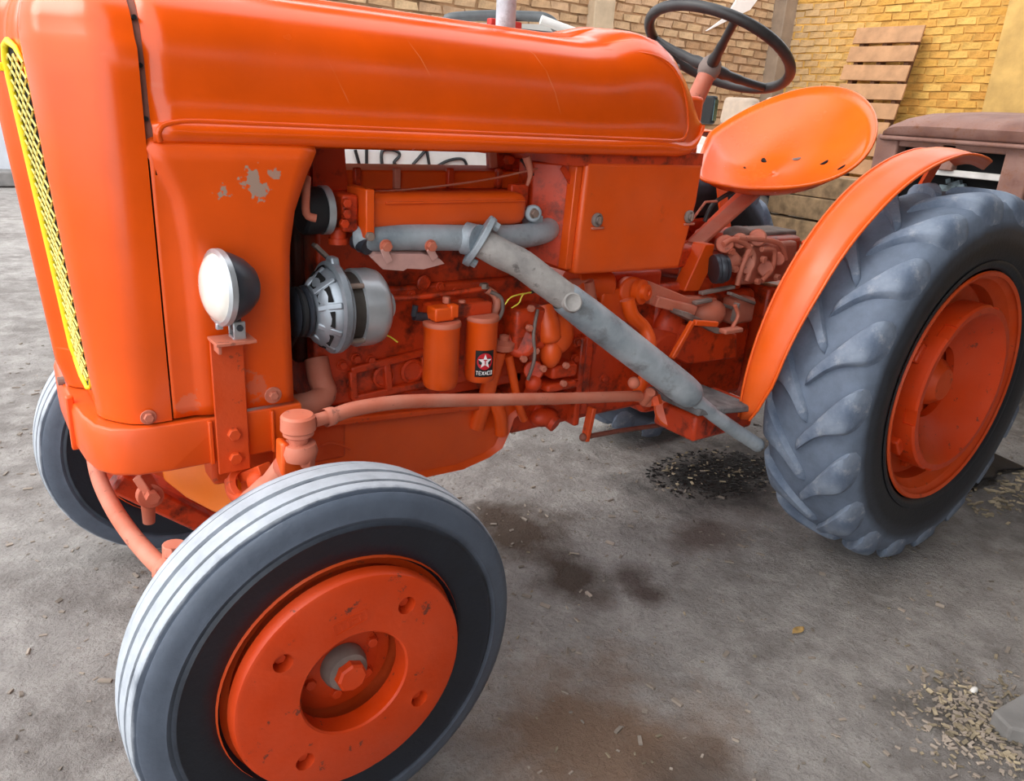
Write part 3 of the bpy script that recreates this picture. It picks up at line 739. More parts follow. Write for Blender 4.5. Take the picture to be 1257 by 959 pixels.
# water outlet with black hose, left end of the manifold line
P = at(397, 258, y=-.19)
m = MB(); m.lathe([(.042,-.050),(.047,-.045),(.047,-.012),(.044,-.008),(.044,.0)], P, (1,0,0), 28, cap0=True); ho = mk('water_hose', m, 'rubber black', TR, smooth=40)
m = MB(); m.lathe([(.0485,-.006),(.0485,.008),(.045,.008),(.045,-.006)], P, (1,0,0), 28, closed=True); mk('hose_clip', m, 'zinc', ho, smooth=30)
A = at(376, 232, y=-.24); B = at(376, 262, y=-.24); C_ = at(388, 268, y=-.245); m = MB(); m.tube(smooth_path([at(377,218,y=-.23), A, B, C_], 4), .008, 10); mk('bent_pipe', m, 'faded paint', TR, smooth=50)
th = MB(); Q = at(423, 260, y=-.19); th.box(Q, (.035,.06,.075)); th.cyl(at(415,278,y=-.19), at(415,300,y=-.19), .017, n=16)
tho = mk('thermostat_housing', th, EP, TR, bevel=.006)
for q in ((424,249),(424,262),(421,274)): bolt(tho, at(*q, y=-.222), (0,-1,0), .010, .012, EP)
m = MB(); m.lathe([(.021,0),(.021,.012)], at(415,292,y=-.19), (0,0,-1), 18, True, True); mk('hose_clip', m, EP, tho)
# intake manifold
A = at(446, 259, y=-.205); B = at(640, 255, y=-.205); zc = (A.z+B.z)/2
m = MB(); n = 20
rows = []
for x, k in ((A.x,1),(A.x+.02,1),(B.x-.04,1),(B.x-.015,.93),(B.x-.004,.75),(B.x,.45)):
    r = []
    for i in range(n):
        a = 2*PI*i/n; ca, sa = math.cos(a), math.sin(a); e = .55
        r.append((x, -.200+math.copysign(abs(ca)**e, ca)*.035*k, zc+math.copysign(abs(sa)**e, sa)*.038*k))
    rows.append(r)
m.grid(rows, True); L = len(m.v); m.f.append(tuple(range(n))); m.f.append(tuple(range(L-n, L))); im = mk('intake_manifold', m, 'clean paint', TR, smooth=40)
m = MB(); m.box((A.x-.006, -.205, zc), (.020, .092, .098)); mk('flange', m, 'clean paint', im, bevel=.003)
m = MB(); m.box(((A.x+B.x)/2+.01, -.237, zc+.020), (B.x-A.x-.05, .006, .004)); mk('rib', m, 'clean paint', im, bevel=.001)
m = MB(); m.box((B.x+.012, -.17, zc), (.05, .02, .10)); mk('end_plate', m, EP, im, bevel=.003)
# exhaust manifold
EX = 'exhaust grey'
pts = [at(440,292,y=-.20), at(455,292,y=-.215), at(500,291,y=-.225), at(560,292,y=-.232), at(600,292,y=-.232), at(640,290,y=-.225), at(668,284,y=-.21), at(676,278,y=-.17)]
m = MB(); m.tube(smooth_path(pts, 5), [.022]+[.030]*4+[.0285]*31, 20); em = mk('exhaust_manifold', m, EX, TR, smooth=50)
A = at(650,275,y=-.20); m = MB(); m.cyl(at(652,262,y=-.185), at(655,262,y=-.235), .020, n=18); m.box(at(653,276,y=-.20), (.03,.05,.05)); mk('manifold_lug', m, EX, em, bevel=.004)
bolt(em, at(655,262,y=-.235), (0,-1,0), .010, .010, 'bolt steel', .012)
m = MB(); m.cyl(at(437,295,y=-.20), at(452,303,y=-.235), .018, n=14); mk('manifold_lug', m, 'lamp shell', em); bolt(em, at(453,290,y=-.250), (0,-1,0), .010, .010, 'bolt steel')
for q in ((473,302),(528,302)):
    bolt(em, at(*q, y=-.258), (0,-1,0), .011, .014, 'faded paint', .014)
# heat shield plate held by two tabs
m = MB(); pl = [at(x,y,y=-.24) for x,y in ((456,317),(470,331),(495,333),(500,330),(520,331),(546,324),(540,318),(520,312),(462,312))]; m.prism(pl, (0,.05,.012)); sh = mk('heat_shield', m, 'shield sheet', TR, smooth=0, bevel=.001)
for q0, q1 in (((471,305),(478,322)), ((527,305),(534,318))):
    m = MB(); m.beam(at(*q0,y=-.262), at(*q1,y=-.255), .016, .004, (1,0,0)); mk('tab', m, 'shield sheet', sh, bevel=.001)
# flange and exhaust down pipe, silencer, tail pipe
F0 = at(577, 298, y=-.235); F1 = at(596, 304, y=-.275)
d = (at(690,362,y=-.36)-at(590,300,y=-.265)).normalized()
fp = at(588, 296, y=-.262)
u_, v_, _ = frame(d); long_ = Vector((0,0,1))-d*d.z; long_.normalize(); sh_ = d.cross(long_)
pl = []
for k in range(24):
    a = 2*PI*k/24; e = 1 if abs(math.cos(a)) > .5 else .92
    pl.append(fp-d*.007+long_*(.062*math.cos(a)*(.75+.25*abs(math.cos(a))))+sh_*(.040*math.sin(a)))
m = MB(); m.prism(pl, d*.014); fg = mk('exhaust_flange', m, EX, TR, smooth=40, bevel=.002)
for s in (1, -1): bolt(fg, fp+long_*(.047*s)+d*.006, d, .011, .016, EX, .014)
m = MB(); m.tube(smooth_path([at(570,292,y=-.232), at(582,295,y=-.25), fp], 5), .036, 20); mk('manifold_neck', m, EX, em, smooth=50)
bp_ = [fp, at(612,310,y=-.285), at(640,324,y=-.305), at(668,345,y=-.325), at(696,366,y=-.345), at(712,380,y=-.355)]
m = MB(); m.tube(smooth_path(bp_, 6), .0335, 24); dp = mk('down_pipe', m, 'burnt pipe', TR, smooth=50)
S0 = at(697, 368, y=-.345); S1 = at(852, 488, y=-.410); d2 = (S1-S0).normalized(); Ls = (S1-S0).length
m = MB(); m.lathe([(.034,-.016),(.037,-.010),(.0385,0),(.0395,.03),(.041,.08),(.042,.2),(.042,Ls-.10),(.0415,Ls-.05),(.039,Ls-.018),(.032,Ls-.004),(.020,Ls)], S0, d2, 32, cap1=True); si = mk('silencer', m, EX, TR, smooth=50)
tl = [S1-d2*.03, at(862,498,y=-.412), at(885,516,y=-.42), at(908,532,y=-.428), at(931,547,y=-.435)]
tp = smooth_path(tl, 5); m = MB(); m.tube(tp, .0205, 20, caps=False); tpo = mk('tail_pipe', m, EX, TR, smooth=50, solid=.002)
m = MB(); e0 = tp[-1]; ed = (tp[-1]-tp[-2]).normalized(); m.cyl(e0-ed*.05, e0-ed*.045, .0185, n=16); mk('pipe_bore', m, 'black void', tpo)
P = at(700, 368, y=-.39); m = MB(); m.lathe([(.0, .001), (.015,.001),(.0185,.004),(.022,.003),(.024,-.010)], at(703,371,y=-.381), (-.35,-.9,.35), 24); mk('weld_patch', m, 'burnt pipe', si, smooth=50)
# alternator
ac = at(430, 378, y=-.245); aax = Vector((1, 0, -.02)).normalized(); AL = 'aluminium'
m = MB(); m.lathe([(.030,-.092),(.046,-.090),(.066,-.078),(.080,-.058),(.085,-.044),(.085,-.026),(.074,-.020)], ac, aax, 40, cap0=True); alt = mk('alternator', m, AL, TR, smooth=35)
for k in range(9):    # dark cooling windows between the cast spokes
    a = 2*PI*k/9+.2; R = Matrix.Rotation(a, 3, 'X'); m = MB()
    p0 = [(-.086,.050,-.010),(-.086,.050,.010),(-.066,.0755,.017),(-.066,.0755,-.017)]
    m.prism([ac+aax*x+R @ Vector((0, t_, r_+.0015)) for x, r_, t_ in p0], (R @ Vector((0,0,-1)))*.004); mk('vent_window', m, 'black void', alt, smooth=0)
    a += PI/9; R = Matrix.Rotation(a, 3, 'X'); m = MB(); m.beam(ac+aax*-.088+R @ Vector((0,0,.048)), ac+aax*-.050+R @ Vector((0,0,.083)), .013, .012, R @ Vector((0,1,0))); mk('vent_spoke', m, AL, alt, bevel=.003)
m = MB(); m.lathe([(.074,-.028),(.074,.012)], ac, aax, 36); mk('stator', m, 'copper winding', alt)
m = MB(); m.lathe([(.074,.002),(.081,.004),(.081,.040),(.076,.056),(.064,.066),(.040,.070),(.030,.070),(.028,.090),(.020,.094),(.0,.094)], ac, aax, 36); mk('rear_housing', m, 'zinc', alt, smooth=35)
m = MB(); m.prism([ac+aax*-.046+Vector((0,y_,z_)) for y_, z_ in ((-.03,.07),(-.012,.108),(.012,.108),(.03,.07))], aax*.018); mk('mounting_ear', m, AL, alt, bevel=.004)
m = MB(); m.lathe([(.014,-.128),(.030,-.124),(.050,-.122),(.036,-.114),(.036,-.108),(.052,-.100),(.052,-.096),(.030,-.094)], ac, aax, 32, cap0=True); pu = mk('pulley', m, 'lamp shell', alt, smooth=35)
for k in range(4):
    a = k*PI/2+.75; R = Matrix.Rotation(a,3,'X'); A = ac+aax*-.030+R @ Vector((0,0,.079)); m = MB(); m.cyl(A, A+aax*.034, .0055, n=8); mk('through_bolt', m, 'bolt steel', alt)
m = MB(); m.beam(at(385,300,y=-.19), at(432,345,y=-.20), .024, .008, (0,1,0)); mk('adjusting_strap', m, 'hub grey', TR, bevel=.001)
m = MB(); m.lathe([(.086,-.052),(.094,-.048),(.094,-.036),(.086,-.030)], ac+Vector((0,0,.004)), aax, 36); mk('housing_rim', m, AL, alt)
# vee belt
bc = ac+aax*-.111; loop = []
cr = Vector((bc.x, 0, .78))
for k in range(13): a = -.3+PI*1.15*k/12; loop.append(bc+Vector((0, -math.sin(a)*.044, math.cos(a)*.044)))
for k in range(9): a = PI*.85+PI*.75*k/8; loop.append(Vector((bc.x, 0, .76))+Vector((0, -math.sin(a)*.075, math.cos(a)*.075)))
m = MB(); m.tube(loop, .007, 6, closed=True); mk('fan_belt', m, 'rubber black', TR, smooth=50)
m = MB(); m.lathe([(.0,-.02),(.07,-.02),(.075,-.01),(.062,0),(.075,.01),(.07,.02),(.0,.02)], (bc.x,0,.76), (1,0,0), 30); mk('crank_pulley', m, 'cable dark', TR)
# lower radiator hose elbow
pth = smooth_path([at(388,440,y=-.16), at(393,465,y=-.18), at(398,484,y=-.20), at(380,496,y=-.215), at(350,500,y=-.21)], 6); m = MB(); m.tube(pth, .026, 16); mk('lower_hose', m, 'faded paint', TR, smooth=50)

# ---- twin filters
fb = []
for cx, ty_, by_, r in ((542.5, 400, 476, .0405), (592, 393, 467, .0370)):
    T_ = at(cx, ty_, y=-.262); B_ = at(cx, by_, y=-.262); B_ = Vector((T_.x, -.262, B_.z))
    H = T_.z-B_.z
    m = MB(); m.lathe([(.0,.0),(r*.6,.001),(r*.88,.006),(r*.97,.014),(r,.024),(r,H-.004),(r*1.05,H),(r*1.05,H+.006),(r*.98,H+.010)], B_, (0,0,1), 32, cap1=True)
    f_ = mk('filter_canister', m, 'clean paint', TR, smooth=40); fb.append((f_, T_, B_, r, H))
    m = MB(); m.lathe([(r*1.06,H+.002),(r*1.07,H+.008),(r*1.02,H+.012),(r*.85,H+.013),(0,H+.013)], B_, (0,0,1), 32); mk('filter_lid', m, 'faded paint', f_, smooth=40)
m = MB(); A = fb[0][1]; B = fb[1][1]; m.beam(A+Vector((-.02,.03,.028)), B+Vector((.03,.03,.024)), .06, .034, (0,1,0)); fh = mk('filter_head', m, EP, TR, bevel=.008)
m = MB(); m.beam(A+Vector((.02,-.01,.020)), A+Vector((.02,-.01,.050)), .022, .022); m.box(A+Vector((-.004,.0,.03)), (.05,.04,.03)); mk('filter_boss', m, 'clean paint', fh, bevel=.004)
for q in ((588,378),(567,376),(548,372)): bolt(fh, at(*q,y=-.245), (0,0,1), .009, .014, 'faded paint')
m = MB(); m.cyl(at(508,388,y=-.24), at(528,390,y=-.24), .010, n=12); m.cyl(at(510,375,y=-.24), at(508,388,y=-.24), .007, n=10); mk('bleed_cock', m, 'lamp shell', fh)
# badge on the right-hand filter
f_, T_, B_, r, H = fb[1]
def onfilter(u, v, off):      # u along the surface (m, to the right), v height above the bottom
    vd = (CAM-Vector((T_.x,-.262,T_.z))); a0 = math.atan2(vd.y, vd.x)+u/r+BA; rr_ = r+off
    return Vector((T_.x+rr_*math.cos(a0), -.262+rr_*math.sin(a0), B_.z+v))
BA = .30
def patch(poly, off, mat, nm):
    m = MB(); m.add([onfilter(u, v, off) for u, v in poly], [tuple(range(len(poly)))]); return mk(nm, m, mat, f_, smooth=0)
bw, b0, b1 = .0225, .022, .086
m = MB(); m.grid([[onfilter(-bw+2*bw*i/10, b0+.008*i/10*0+(b1-b0)*j, .0006) for i in range(11)] for j in (0,1)]); bd = mk('badge', m, 'badge black', f_, smooth=60); tag(bd, 'black badge with white star on red disc')
cvx, cvz, cr_ = 0.0, .060, .0185
m = MB(); m.add([onfilter(cvx, cvz, .0014)]+[onfilter(cvx+cr_*math.cos(2*PI*k/24), cvz+cr_*1.1*math.sin(2*PI*k/24), .0012) for k in range(24)], [(0, 1+k, 1+(k+1) % 24) for k in range(24)]); mk('badge_disc', m, 'badge red', f_, smooth=0)
star = [(cvx+(.0165 if k % 2 == 0 else .0070)*math.cos(PI/2+k*PI/5), cvz+1.1*(.0165 if k % 2 == 0 else .0070)*math.sin(PI/2+k*PI/5)) for k in range(10)]
m = MB(); m.add([onfilter(cvx, cvz, .0022)]+[onfilter(u, v, .0019) for u, v in star], [(0, 1+k, 1+(k+1) % 10) for k in range(10)]); mk('badge_star', m, 'badge white', f_, smooth=0)
patch([(-.0040,cvz+.0052),(.0040,cvz+.0052),(.0040,cvz+.0028),(-.0040,cvz+.0028)], .0030, 'badge red', 'badge_letter')
patch([(-.0012,cvz+.0030),(.0012,cvz+.0030),(.0012,cvz-.0062),(-.0012,cvz-.0062)], .0030, 'badge red', 'badge_letter')
# strip of lettering at the foot of the badge
LET = {'T':[(0,1,1,1),(.5,1,.5,0)],'E':[(0,0,0,1),(0,1,1,1),(0,.5,.8,.5),(0,0,1,0)],'X':[(0,0,1,1),(0,1,1,0)],'A':[(0,0,.5,1),(.5,1,1,0),(.2,.4,.8,.4)],'C':[(1,1,0,1),(0,1,0,0),(0,0,1,0)],'O':[(0,0,0,1),(0,1,1,1),(1,1,1,0),(1,0,0,0)]}
m = MB(); lw, lh, x_ = .0048, .0082, -.0195
for ch in 'TEXACO':
    for a, b, c_, d_ in LET[ch]:
        P = onfilter(x_+a*lw, b0+.006+b*lh, .0016); Q = onfilter(x_+c_*lw, b0+.006+d_*lh, .0016); m.tube([P, Q], .0009, 4)
    x_ += .0067
mk('badge_lettering', m, 'badge white', f_, smooth=0)
# feed pipes over the filters
m = MB(); m.tube(smooth_path([at(470,366,y=-.20), at(500,366,y=-.21), at(540,362,y=-.22), at(575,357,y=-.225), at(596,354,y=-.225)], 5), .0065, 10); mk('fuel_pipe', m, EP, TR, smooth=50)
bolt(TR, at(594,354,y=-.225), (0,0,1), .011, .012, 'bolt steel', .013)
m = MB(); m.tube(smooth_path([at(597,355,y=-.22), at(607,362,y=-.225), at(610,374,y=-.23), at(604,388,y=-.235)], 5), [.010]*16, 10); mk('fuel_hose', m, 'faded paint', TR, smooth=50)
m = MB(); m.tube(smooth_path([at(602,358,y=-.23), at(615,366,y=-.235), at(617,380,y=-.24), at(612,392,y=-.24)], 5), .005, 8); mk('fuel_line', m, 'hub grey', TR, smooth=50)
# breather / filler tubes below
m = MB(); m.tube([at(612,430,y=-.22), at(600,475,y=-.20), at(585,525,y=-.18)], .020, 14); mk('oil_filler_tube', m, 'clean paint', TR, smooth=50)
m = MB(); m.lathe([(.026,0),(.028,.006),(.028,.016),(.012,.022),(.012,.034),(.008,.036),(0,.036)], at(617,428,y=-.225), (0,-.1,1), 24, cap0=True); mk('oil_filler_cap', m, 'faded paint', TR, smooth=40)
m = MB(); m.tube(smooth_path([at(624,436,y=-.22), at(630,465,y=-.215), at(636,495,y=-.205), at(643,515,y=-.195)], 4), .011, 12); mk('drain_tube', m, 'clean paint', TR, smooth=50)

# ---- injection pump and governor
PU = 'engine paint'
m = MB(); m.box(at(640,400,y=-.20), (.10,.09,.11)); m.cyl(at(640,420,y=-.16), at(640,420,y=-.245), .040, n=24); pump = mk('injection_pump', m, PU, TR, bevel=.012, segs=3)
m = MB(); m.ball(at(683,410,y=-.225), .052, scale=(.9,.8,1.05)); m.ball(at(676,432,y=-.235), .036, scale=(.8,.8,1.2)); mk('governor_housing', m, 'clean paint', pump, smooth=60)
m = MB(); m.tube(smooth_path([at(668,375,y=-.22), at(672,395,y=-.235), at(675,420,y=-.245)], 4), [.026]*4+[.03]*4+[.022], 16); mk('governor_arm', m, 'clean paint', pump, smooth=60)
m = MB(); m.box(at(684,452,y=-.21), (.085,.07,.035)); m.box(at(680,470,y=-.21), (.10,.075,.022)); m.box(at(684,486,y=-.20), (.07,.06,.03)); mk('lift_pump', m, PU, pump, bevel=.009, segs=3)
m = MB(); m.cyl(at(655,455,y=-.17), at(655,455,y=-.235), .026, n=20); m.ball(at(655,470,y=-.235), .022); mk('pump_flange', m, PU, pump, smooth=45, bevel=.004)
for q in ((648,402),(693,448),(690,470),(665,452),(650,378),(641,440),(656,430)): bolt(pump, at(*q,y=-.252), (0,-1,0), .009, .012, 'faded paint')
m = MB(); m.tube(smooth_path([at(660,380,y=-.25), at(655,410,y=-.262), at(656,440,y=-.262), at(648,466,y=-.25)], 5), .0045, 8); mk('injector_pipe', m, 'hub grey', pump, smooth=60)
m = MB(); m.ball(at(668,512,y=-.17), .030, scale=(1.5,1,.9)); m.cyl(at(655,500,y=-.13), at(682,522,y=-.20), .022, n=14); mk('starter_end', m, PU, TR, smooth=50)
# yellow wire ends
for pts in (((620,374),(626,366),(636,362),(652,359)), ((628,378),(637,372),(642,362),(652,359)), ((469,411),(478,413),(488,420))):
    m = MB(); m.tube(smooth_path([at(x,y,y=-.262) for x,y in pts], 5), .0019, 6); mk('loose_wire', m, 'wire yellow', TR, smooth=60)
m = MB(); m.tube(smooth_path([at(652,359,y=-.262), at(668,354,y=-.22), at(690,350,y=-.2)], 4), .004, 6); mk('wire_sleeve', m, 'cable dark', TR)
# throttle rod along the head, cables near the box
m = MB(); m.tube(smooth_path([at(440,237,y=-.14), at(520,231,y=-.15), at(600,220,y=-.16), at(655,208,y=-.17), at(695,200,y=-.18)], 5), .0025, 6); mk('throttle_rod', m, 'faded paint', TR)
m = MB(); m.tube(smooth_path([at(646,192,y=-.2), at(651,212,y=-.2), at(647,228,y=-.2)], 4), [.010,.010,.009,.008,.007,.006,.005,.004,.004], 8); mk('control_clip', m, 'faded paint', TR, smooth=50)
m = MB(); m.tube(smooth_path([at(640,196,y=-.17), at(665,222,y=-.16), at(690,205,y=-.16), at(680,190,y=-.17)], 5), .004, 6); mk('control_cable', m, 'cable dark', TR, smooth=50)

# ---- sump and front frame casting
zt = .66
prof = [(.05,.66),(.66,.612),(.705,.60),(.700,.575),(.672,.558),(.660,.52),(.640,.480),(.60,.462),(.52,.446),(.30,.452),(.12,.490),(.03,.53)]
m = MB(); rows = []
for y, k in ((-.185,.0),(-.195,.008),(-.195,.014),(-.17,.022)): pass
n = len(prof); cxm, czm = .38, .57
def inset(p, d):
    v = Vector((p[0]-cxm, 0, p[1]-czm)); L_ = v.length; v = v*((L_-d)/L_); return (cxm+v.x, czm+v.z)
for y, d_ in ((-.178,.016),(-.190,.005),(-.193,0),(-.193,0),(.193,0),(.190,.005),(.178,.016)):
    rows.append([(inset(p, d_)[0], y, inset(p, d_)[1]) for p in prof])
m.grid(rows, True); L = len(m.v); m.f.append(tuple(range(n))); m.f.append(tuple(range(L-n, L))); sump = mk('oil_sump', m, 'clean paint', TR, smooth=45)
m = MB(); pth = [(inset(p,.003)[0], -.196, inset(p,.003)[1]) for p in prof[:2]]; m.beam((.06,-.19,.652),(.64,-.19,.606),.02,.016,(0,1,0)); mk('sump_rim', m, 'cast paint', sump, bevel=.004)
m = MB(); m.tube(smooth_path([(.60,-.205,.62),(.615,-.21,.58),(.625,-.205,.53)],4), .018, 12); mk('sump_boss', m, 'clean paint', sump, smooth=50)
m = MB(); m.tube(smooth_path([at(393,548,y=-.197), at(405,544,y=-.197), at(418,546,y=-.197), at(430,552,y=-.197)], 4), .0025, 6); mk('sump_mark', m, 'cast paint', sump)
m = MB(); m.box((.46,0,.655),(.52,.30,.03)); mk('sump_gasket_flange', m, EP, eng, bevel=.004)

# ---- instrument / battery box below the bonnet rear
BX = 'panel paint'
z0, z1 = .945, 1.214
m = MB(); pl = [(.775,-.262,z0),(1.15,-.262,z0-.008),(1.185,-.262,z1-.10),(1.188,-.262,z1),(.785,-.262,z1)]
m.prism(pl, (0,.13,0)); bx = mk('side_box', m, BX, TR, bevel=.010, segs=3)
m = MB(); m.prism([(.755,-.250,z0+.012),(.775,-.250,z0+.012),(.783,-.250,z1-.01),(.763,-.250,z1-.01)], (0,.11,0)); mk('box_lip', m, BX, bx, bevel=.003)
m = MB(); m.prism([(.70,-.165,z0+.03),(.757,-.225,z0+.012),(.765,-.225,z1-.01),(.70,-.165,z1-.01)], (0,.06,0)); mk('box_front', m, EP, bx, bevel=.004)
for q in ((733,270),(846,266)):
    P = at(*q, y=-.266); m = MB(); m.lathe([(.017,0),(.017,.005),(.012,.009),(.010,.004),(.008,.012),(0,.013)], P+Vector((0,.002,0)), (0,-1,0), 20); kn = mk('turn_fastener', m, 'hub grey', bx, smooth=35)
    m = MB(); m.box(P+Vector((0,-.011,0)), (.004,.006,.018)); mk('fastener_slot', m, 'bolt steel', kn)
    m = MB(); m.box(P+Vector((.004,.0,-.020)), (.040,.006,.006)); mk('fastener_lip', m, 'faded paint', bx, bevel=.002)
for q0, q1 in (((700,188),(712,232)), ((690,205),(706,232)), ((712,190),(706,214))):
    m = MB(); m.beam(at(*q0,y=-.23), at(*q1,y=-.23), .014, .004, (1,0,0)); mk('hanger_strap', m, EP, bx)
m = MB(); m.box((.955, 0, 1.222), (.46, .52, .035)); mk('cowl_floor', m, EP, TR)
m = MB(); m.prism([at(x,y,y=-.10) for x,y in ((384,178),(423,182),(427,236),(384,240))], (0,.02,0)); mk('radiator_stay', m, EP, TR)
m = MB(); m.prism([at(x,y,y=-.02) for x,y in ((601,180),(668,182),(668,240),(603,240))], (0,.02,0)); mk('head_bracket', m, EP, TR, bevel=.003)
m = MB(); m.beam(at(604,184,y=-.06), at(606,206,y=-.06), .020, .01, (1,0,0)); mk('head_strap', m, FPN, TR, bevel=.002)
for q in ((622,196),(640,200),(632,212)): bolt(TR, at(*q,y=-.05), (0,-1,0), .012, .02, EP)
# ================================================================== front axle and steering linkage
CP = 'cast paint'; FP = 'faded paint'
m = MB(); m.tube(smooth_path([(.02,.50,.44),(.01,.30,.47),(.0,.0,.50),(.0,-.25,.50),(.005,-.42,.47),(.0,-.48,.42)], 4), [.045]*20+[.04], 12); axl = mk('front_axle', m, CP, TR, smooth=50)
m = MB(); m.prism([at_plane(x,y,(-.10,-.12,.52),(-.80,-.55,.25)) for x,y in ((196,570),(256,566),(266,580),(312,620),(298,638),(262,630),(228,612),(200,590))], (.06,.03,0)); mk('axle_bracket', m, 'bracket paint', TR, bevel=.006)
m = MB(); m.box((.04,-.05,.56), (.16,.22,.10)); mk('axle_pivot_block', m, CP, TR, bevel=.012)
# king pin, knuckle and stub on both sides
for s in (-1, 1):
    m = MB(); m.cyl((0,.47*s,.36),(0,.465*s,.60),.030,.026,n=20); m.cyl((0,.47*s,.36),(0,.56*s,.36),.034,n=20); m.ball((0,.47*s,.365),.045); kn = mk('steering_knuckle', m, CP, TR, smooth=45)
    m = MB(); m.tube(smooth_path([(0,.465*s,.42),(-.10,.455*s,.43),(-.20,.44*s,.50),(-.245,.43*s,.53)],5), [.026]*6+[.020]*10, 12); mk('tie_rod_arm', m, FP, kn, smooth=50)
# near-side upper arm and the cast axle end seen over the tyre
m = MB(); A = at(300,632,y=-.36); B = at(335,596,y=-.42); C_ = at(352,574,y=-.46); m.tube(smooth_path([A, at(318,612,y=-.40), B, C_],4), [.03]*4+[.028]*4+[.026]*5, 14); mk('axle_end', m, FP, axl, smooth=50)
m = MB(); P = at(303,594,y=-.30); m.lathe([(.024,-.012),(.038,-.010),(.038,.010),(.024,.012)], P, (.1,-.75,.66), 24, closed=True); m.ball(at(318,590,y=-.33), .024); m.beam(at(300,585,y=-.28), at(326,575,y=-.34), .03, .02); mk('axle_eye', m, CP, axl, smooth=45, bevel=.002)
m = MB(); m.tube(smooth_path([at(283,590,y=-.27), at(286,606,y=-.30), at(298,612,y=-.33), at(314,604,y=-.34), at(322,592,y=-.33)],4), .012, 10); mk('axle_loop', m, CP, axl, smooth=50)
# drag link: ball joint, rod, rear end
J = at(366, 520, y=-.47)
m = MB(); m.lathe([(.0,.024),(.026,.024),(.030,.020),(.031,-.004),(.027,-.008),(.027,-.014),(.018,-.020),(.016,-.030)], at(366,524,y=-.47), (0,0,1), 28); bj = mk('ball_joint', m, FP, TR, smooth=35)
m = MB(); m.lathe([(.010,.012),(.028,.010),(.032,-.006),(.028,-.020),(.014,-.024)], at(368,550,y=-.47), (0,0,1), 28); mk('steering_arm_eye', m, FP, bj, smooth=35)
bolt(bj, at(377,560,y=-.485), (0,0,-1), .014, .020, FP)
m = MB(); m.prism([at(x,y,y=-.475) for x,y in ((346,545),(356,545),(360,556),(378,564),(378,582),(360,600),(346,600))], (0,.035,0)); mk('steering_arm', m, 'clean paint', TR, bevel=.006)
dl = [at(385,517,y=-.465), at(410,510,y=-.455), at(440,501,y=-.445), at(500,493,y=-.43), at(600,491,y=-.40), at(700,489,y=-.38), at(785,486,y=-.36)]
sp = smooth_path(dl, 5); m = MB(); m.tube(sp, [.012]*4+[.014]*(len(sp)-4), 16); dr = mk('drag_link', m, FP, TR, smooth=50)
m = MB(); m.lathe([(.0165,0),(.0175,.004),(.0175,.016),(.0165,.020)], sp[3], sp[4]-sp[3], 20); mk('lock_nut', m, FP, dr)
E_ = at(797,488,y=-.355); m = MB(); m.ball(E_, .026, scale=(1.1,.9,1)); m.cyl(E_+Vector((-.02,0,-.01)), E_+Vector((-.03,-.03,.03)), .013, n=12); m.ball(at(778,470,y=-.37), .016); mk('drag_link_end', m, FP, dr, smooth=50)
m = MB(); m.cyl(at(803,486,y=-.37), at(806,497,y=-.38), .016, n=6); mk('lock_nut', m, CP, dr)
# tie rod: bends down in front of the axle to the near wheel arm
tr = smooth_path([at(114,552,y=.12), at(122,588,y=.02), at(138,622,y=-.12), at(160,655,y=-.25), at(185,684,y=-.37), at(206,704,y=-.44)], 5)
m = MB(); m.tube(tr, .0165, 16); td = mk('tie_rod', m, FP, TR, smooth=50)
m = MB(); m.cyl(at(214,694,y=-.43), at(214,668,y=-.43), .020, n=16); m.ball(at(206,702,y=-.44), .026); m.cyl(at(213,679,y=-.45), at(206,680,y=-.46), .010, n=6); mk('tie_rod_end', m, FP, td, smooth=40, bevel=.002)
# towing pin hanging from the bolster
m = MB(); m.beam(at(172,582,y=-.12), at(184,600,y=-.13), .035, .02); m.lathe([(.012,-.012),(.026,-.012),(.026,.012),(.012,.012)], at(184,608,y=-.13), (0,-1,.2), 20, closed=True); m.cyl(at(181,600,y=-.13), at(183,642,y=-.13), .016, .012, n=12); tw = mk('tow_eye', m, FP, TR, smooth=40, bevel=.002)
m = MB(); m.hexnut(at(186,608,y=-.145), (0,-1,0), .014, .018); mk('tow_nut', m, FP, tw)
m = MB(); m.beam(at(140,588,y=.05), at(250,640,y=.05), .05, .05); m.beam(at(120,575,y=.2), at(290,640,y=.1), .07, .05); mk('cross_member', m, 'engine paint', TR, bevel=.008)
# stack pipe standing on the far side of the bonnet
m = MB(); a_ = at(621, 33, y=.10); m.cyl((a_.x, .10, 1.42), (a_.x-.01, .10, 2.1), .0255, n=24); mk('intake_stack', m, EX, TR, smooth=50)

# ================================================================== clutch housing, gearbox, rear axle
TP = 'engine paint'
m = MB(); m.box((.95,0,.70),(.52,.30,.42)); m.lathe([(.19,-.27),(.205,-.262),(.205,-.235),(.19,-.225)], (.98,0,.69), (1,0,0), 40); ch = mk('clutch_housing', m, TP, TR, bevel=.02, segs=3)
m = MB(); m.box((.90,-.16,.62),(.020,.05,.26)); m.box((.935,-.155,.63),(.03,.03,.24)); mk('housing_rib', m, TP, ch, bevel=.006)
for q in ((705,440),(705,470),(708,420),(740,465),(760,440)): bolt(ch, at(*q,y=-.178), (0,-1,0), .010, .012, TP, .013)
m = MB(); m.box((1.42,0,.64),(.46,.32,.36)); m.box((1.40,0,.835),(.40,.28,.05)); gb_ = mk('gearbox', m, TP, TR, bevel=.022, segs=3)
m = MB(); m.cyl((1.20,-.165,.66),(1.20,-.215,.66),.085,.075,n=32); m.ball((1.25,-.17,.73),.06,scale=(1.1,.7,1.3)); mk('gearbox_boss', m, TP, gb_, smooth=45, bevel=.006)
m = MB(); m.cyl(at(830,500,y=-.15), at(830,500,y=-.28), .065, n=28); mk('brake_drum', m, 'clean paint', TR, smooth=40, bevel=.006)
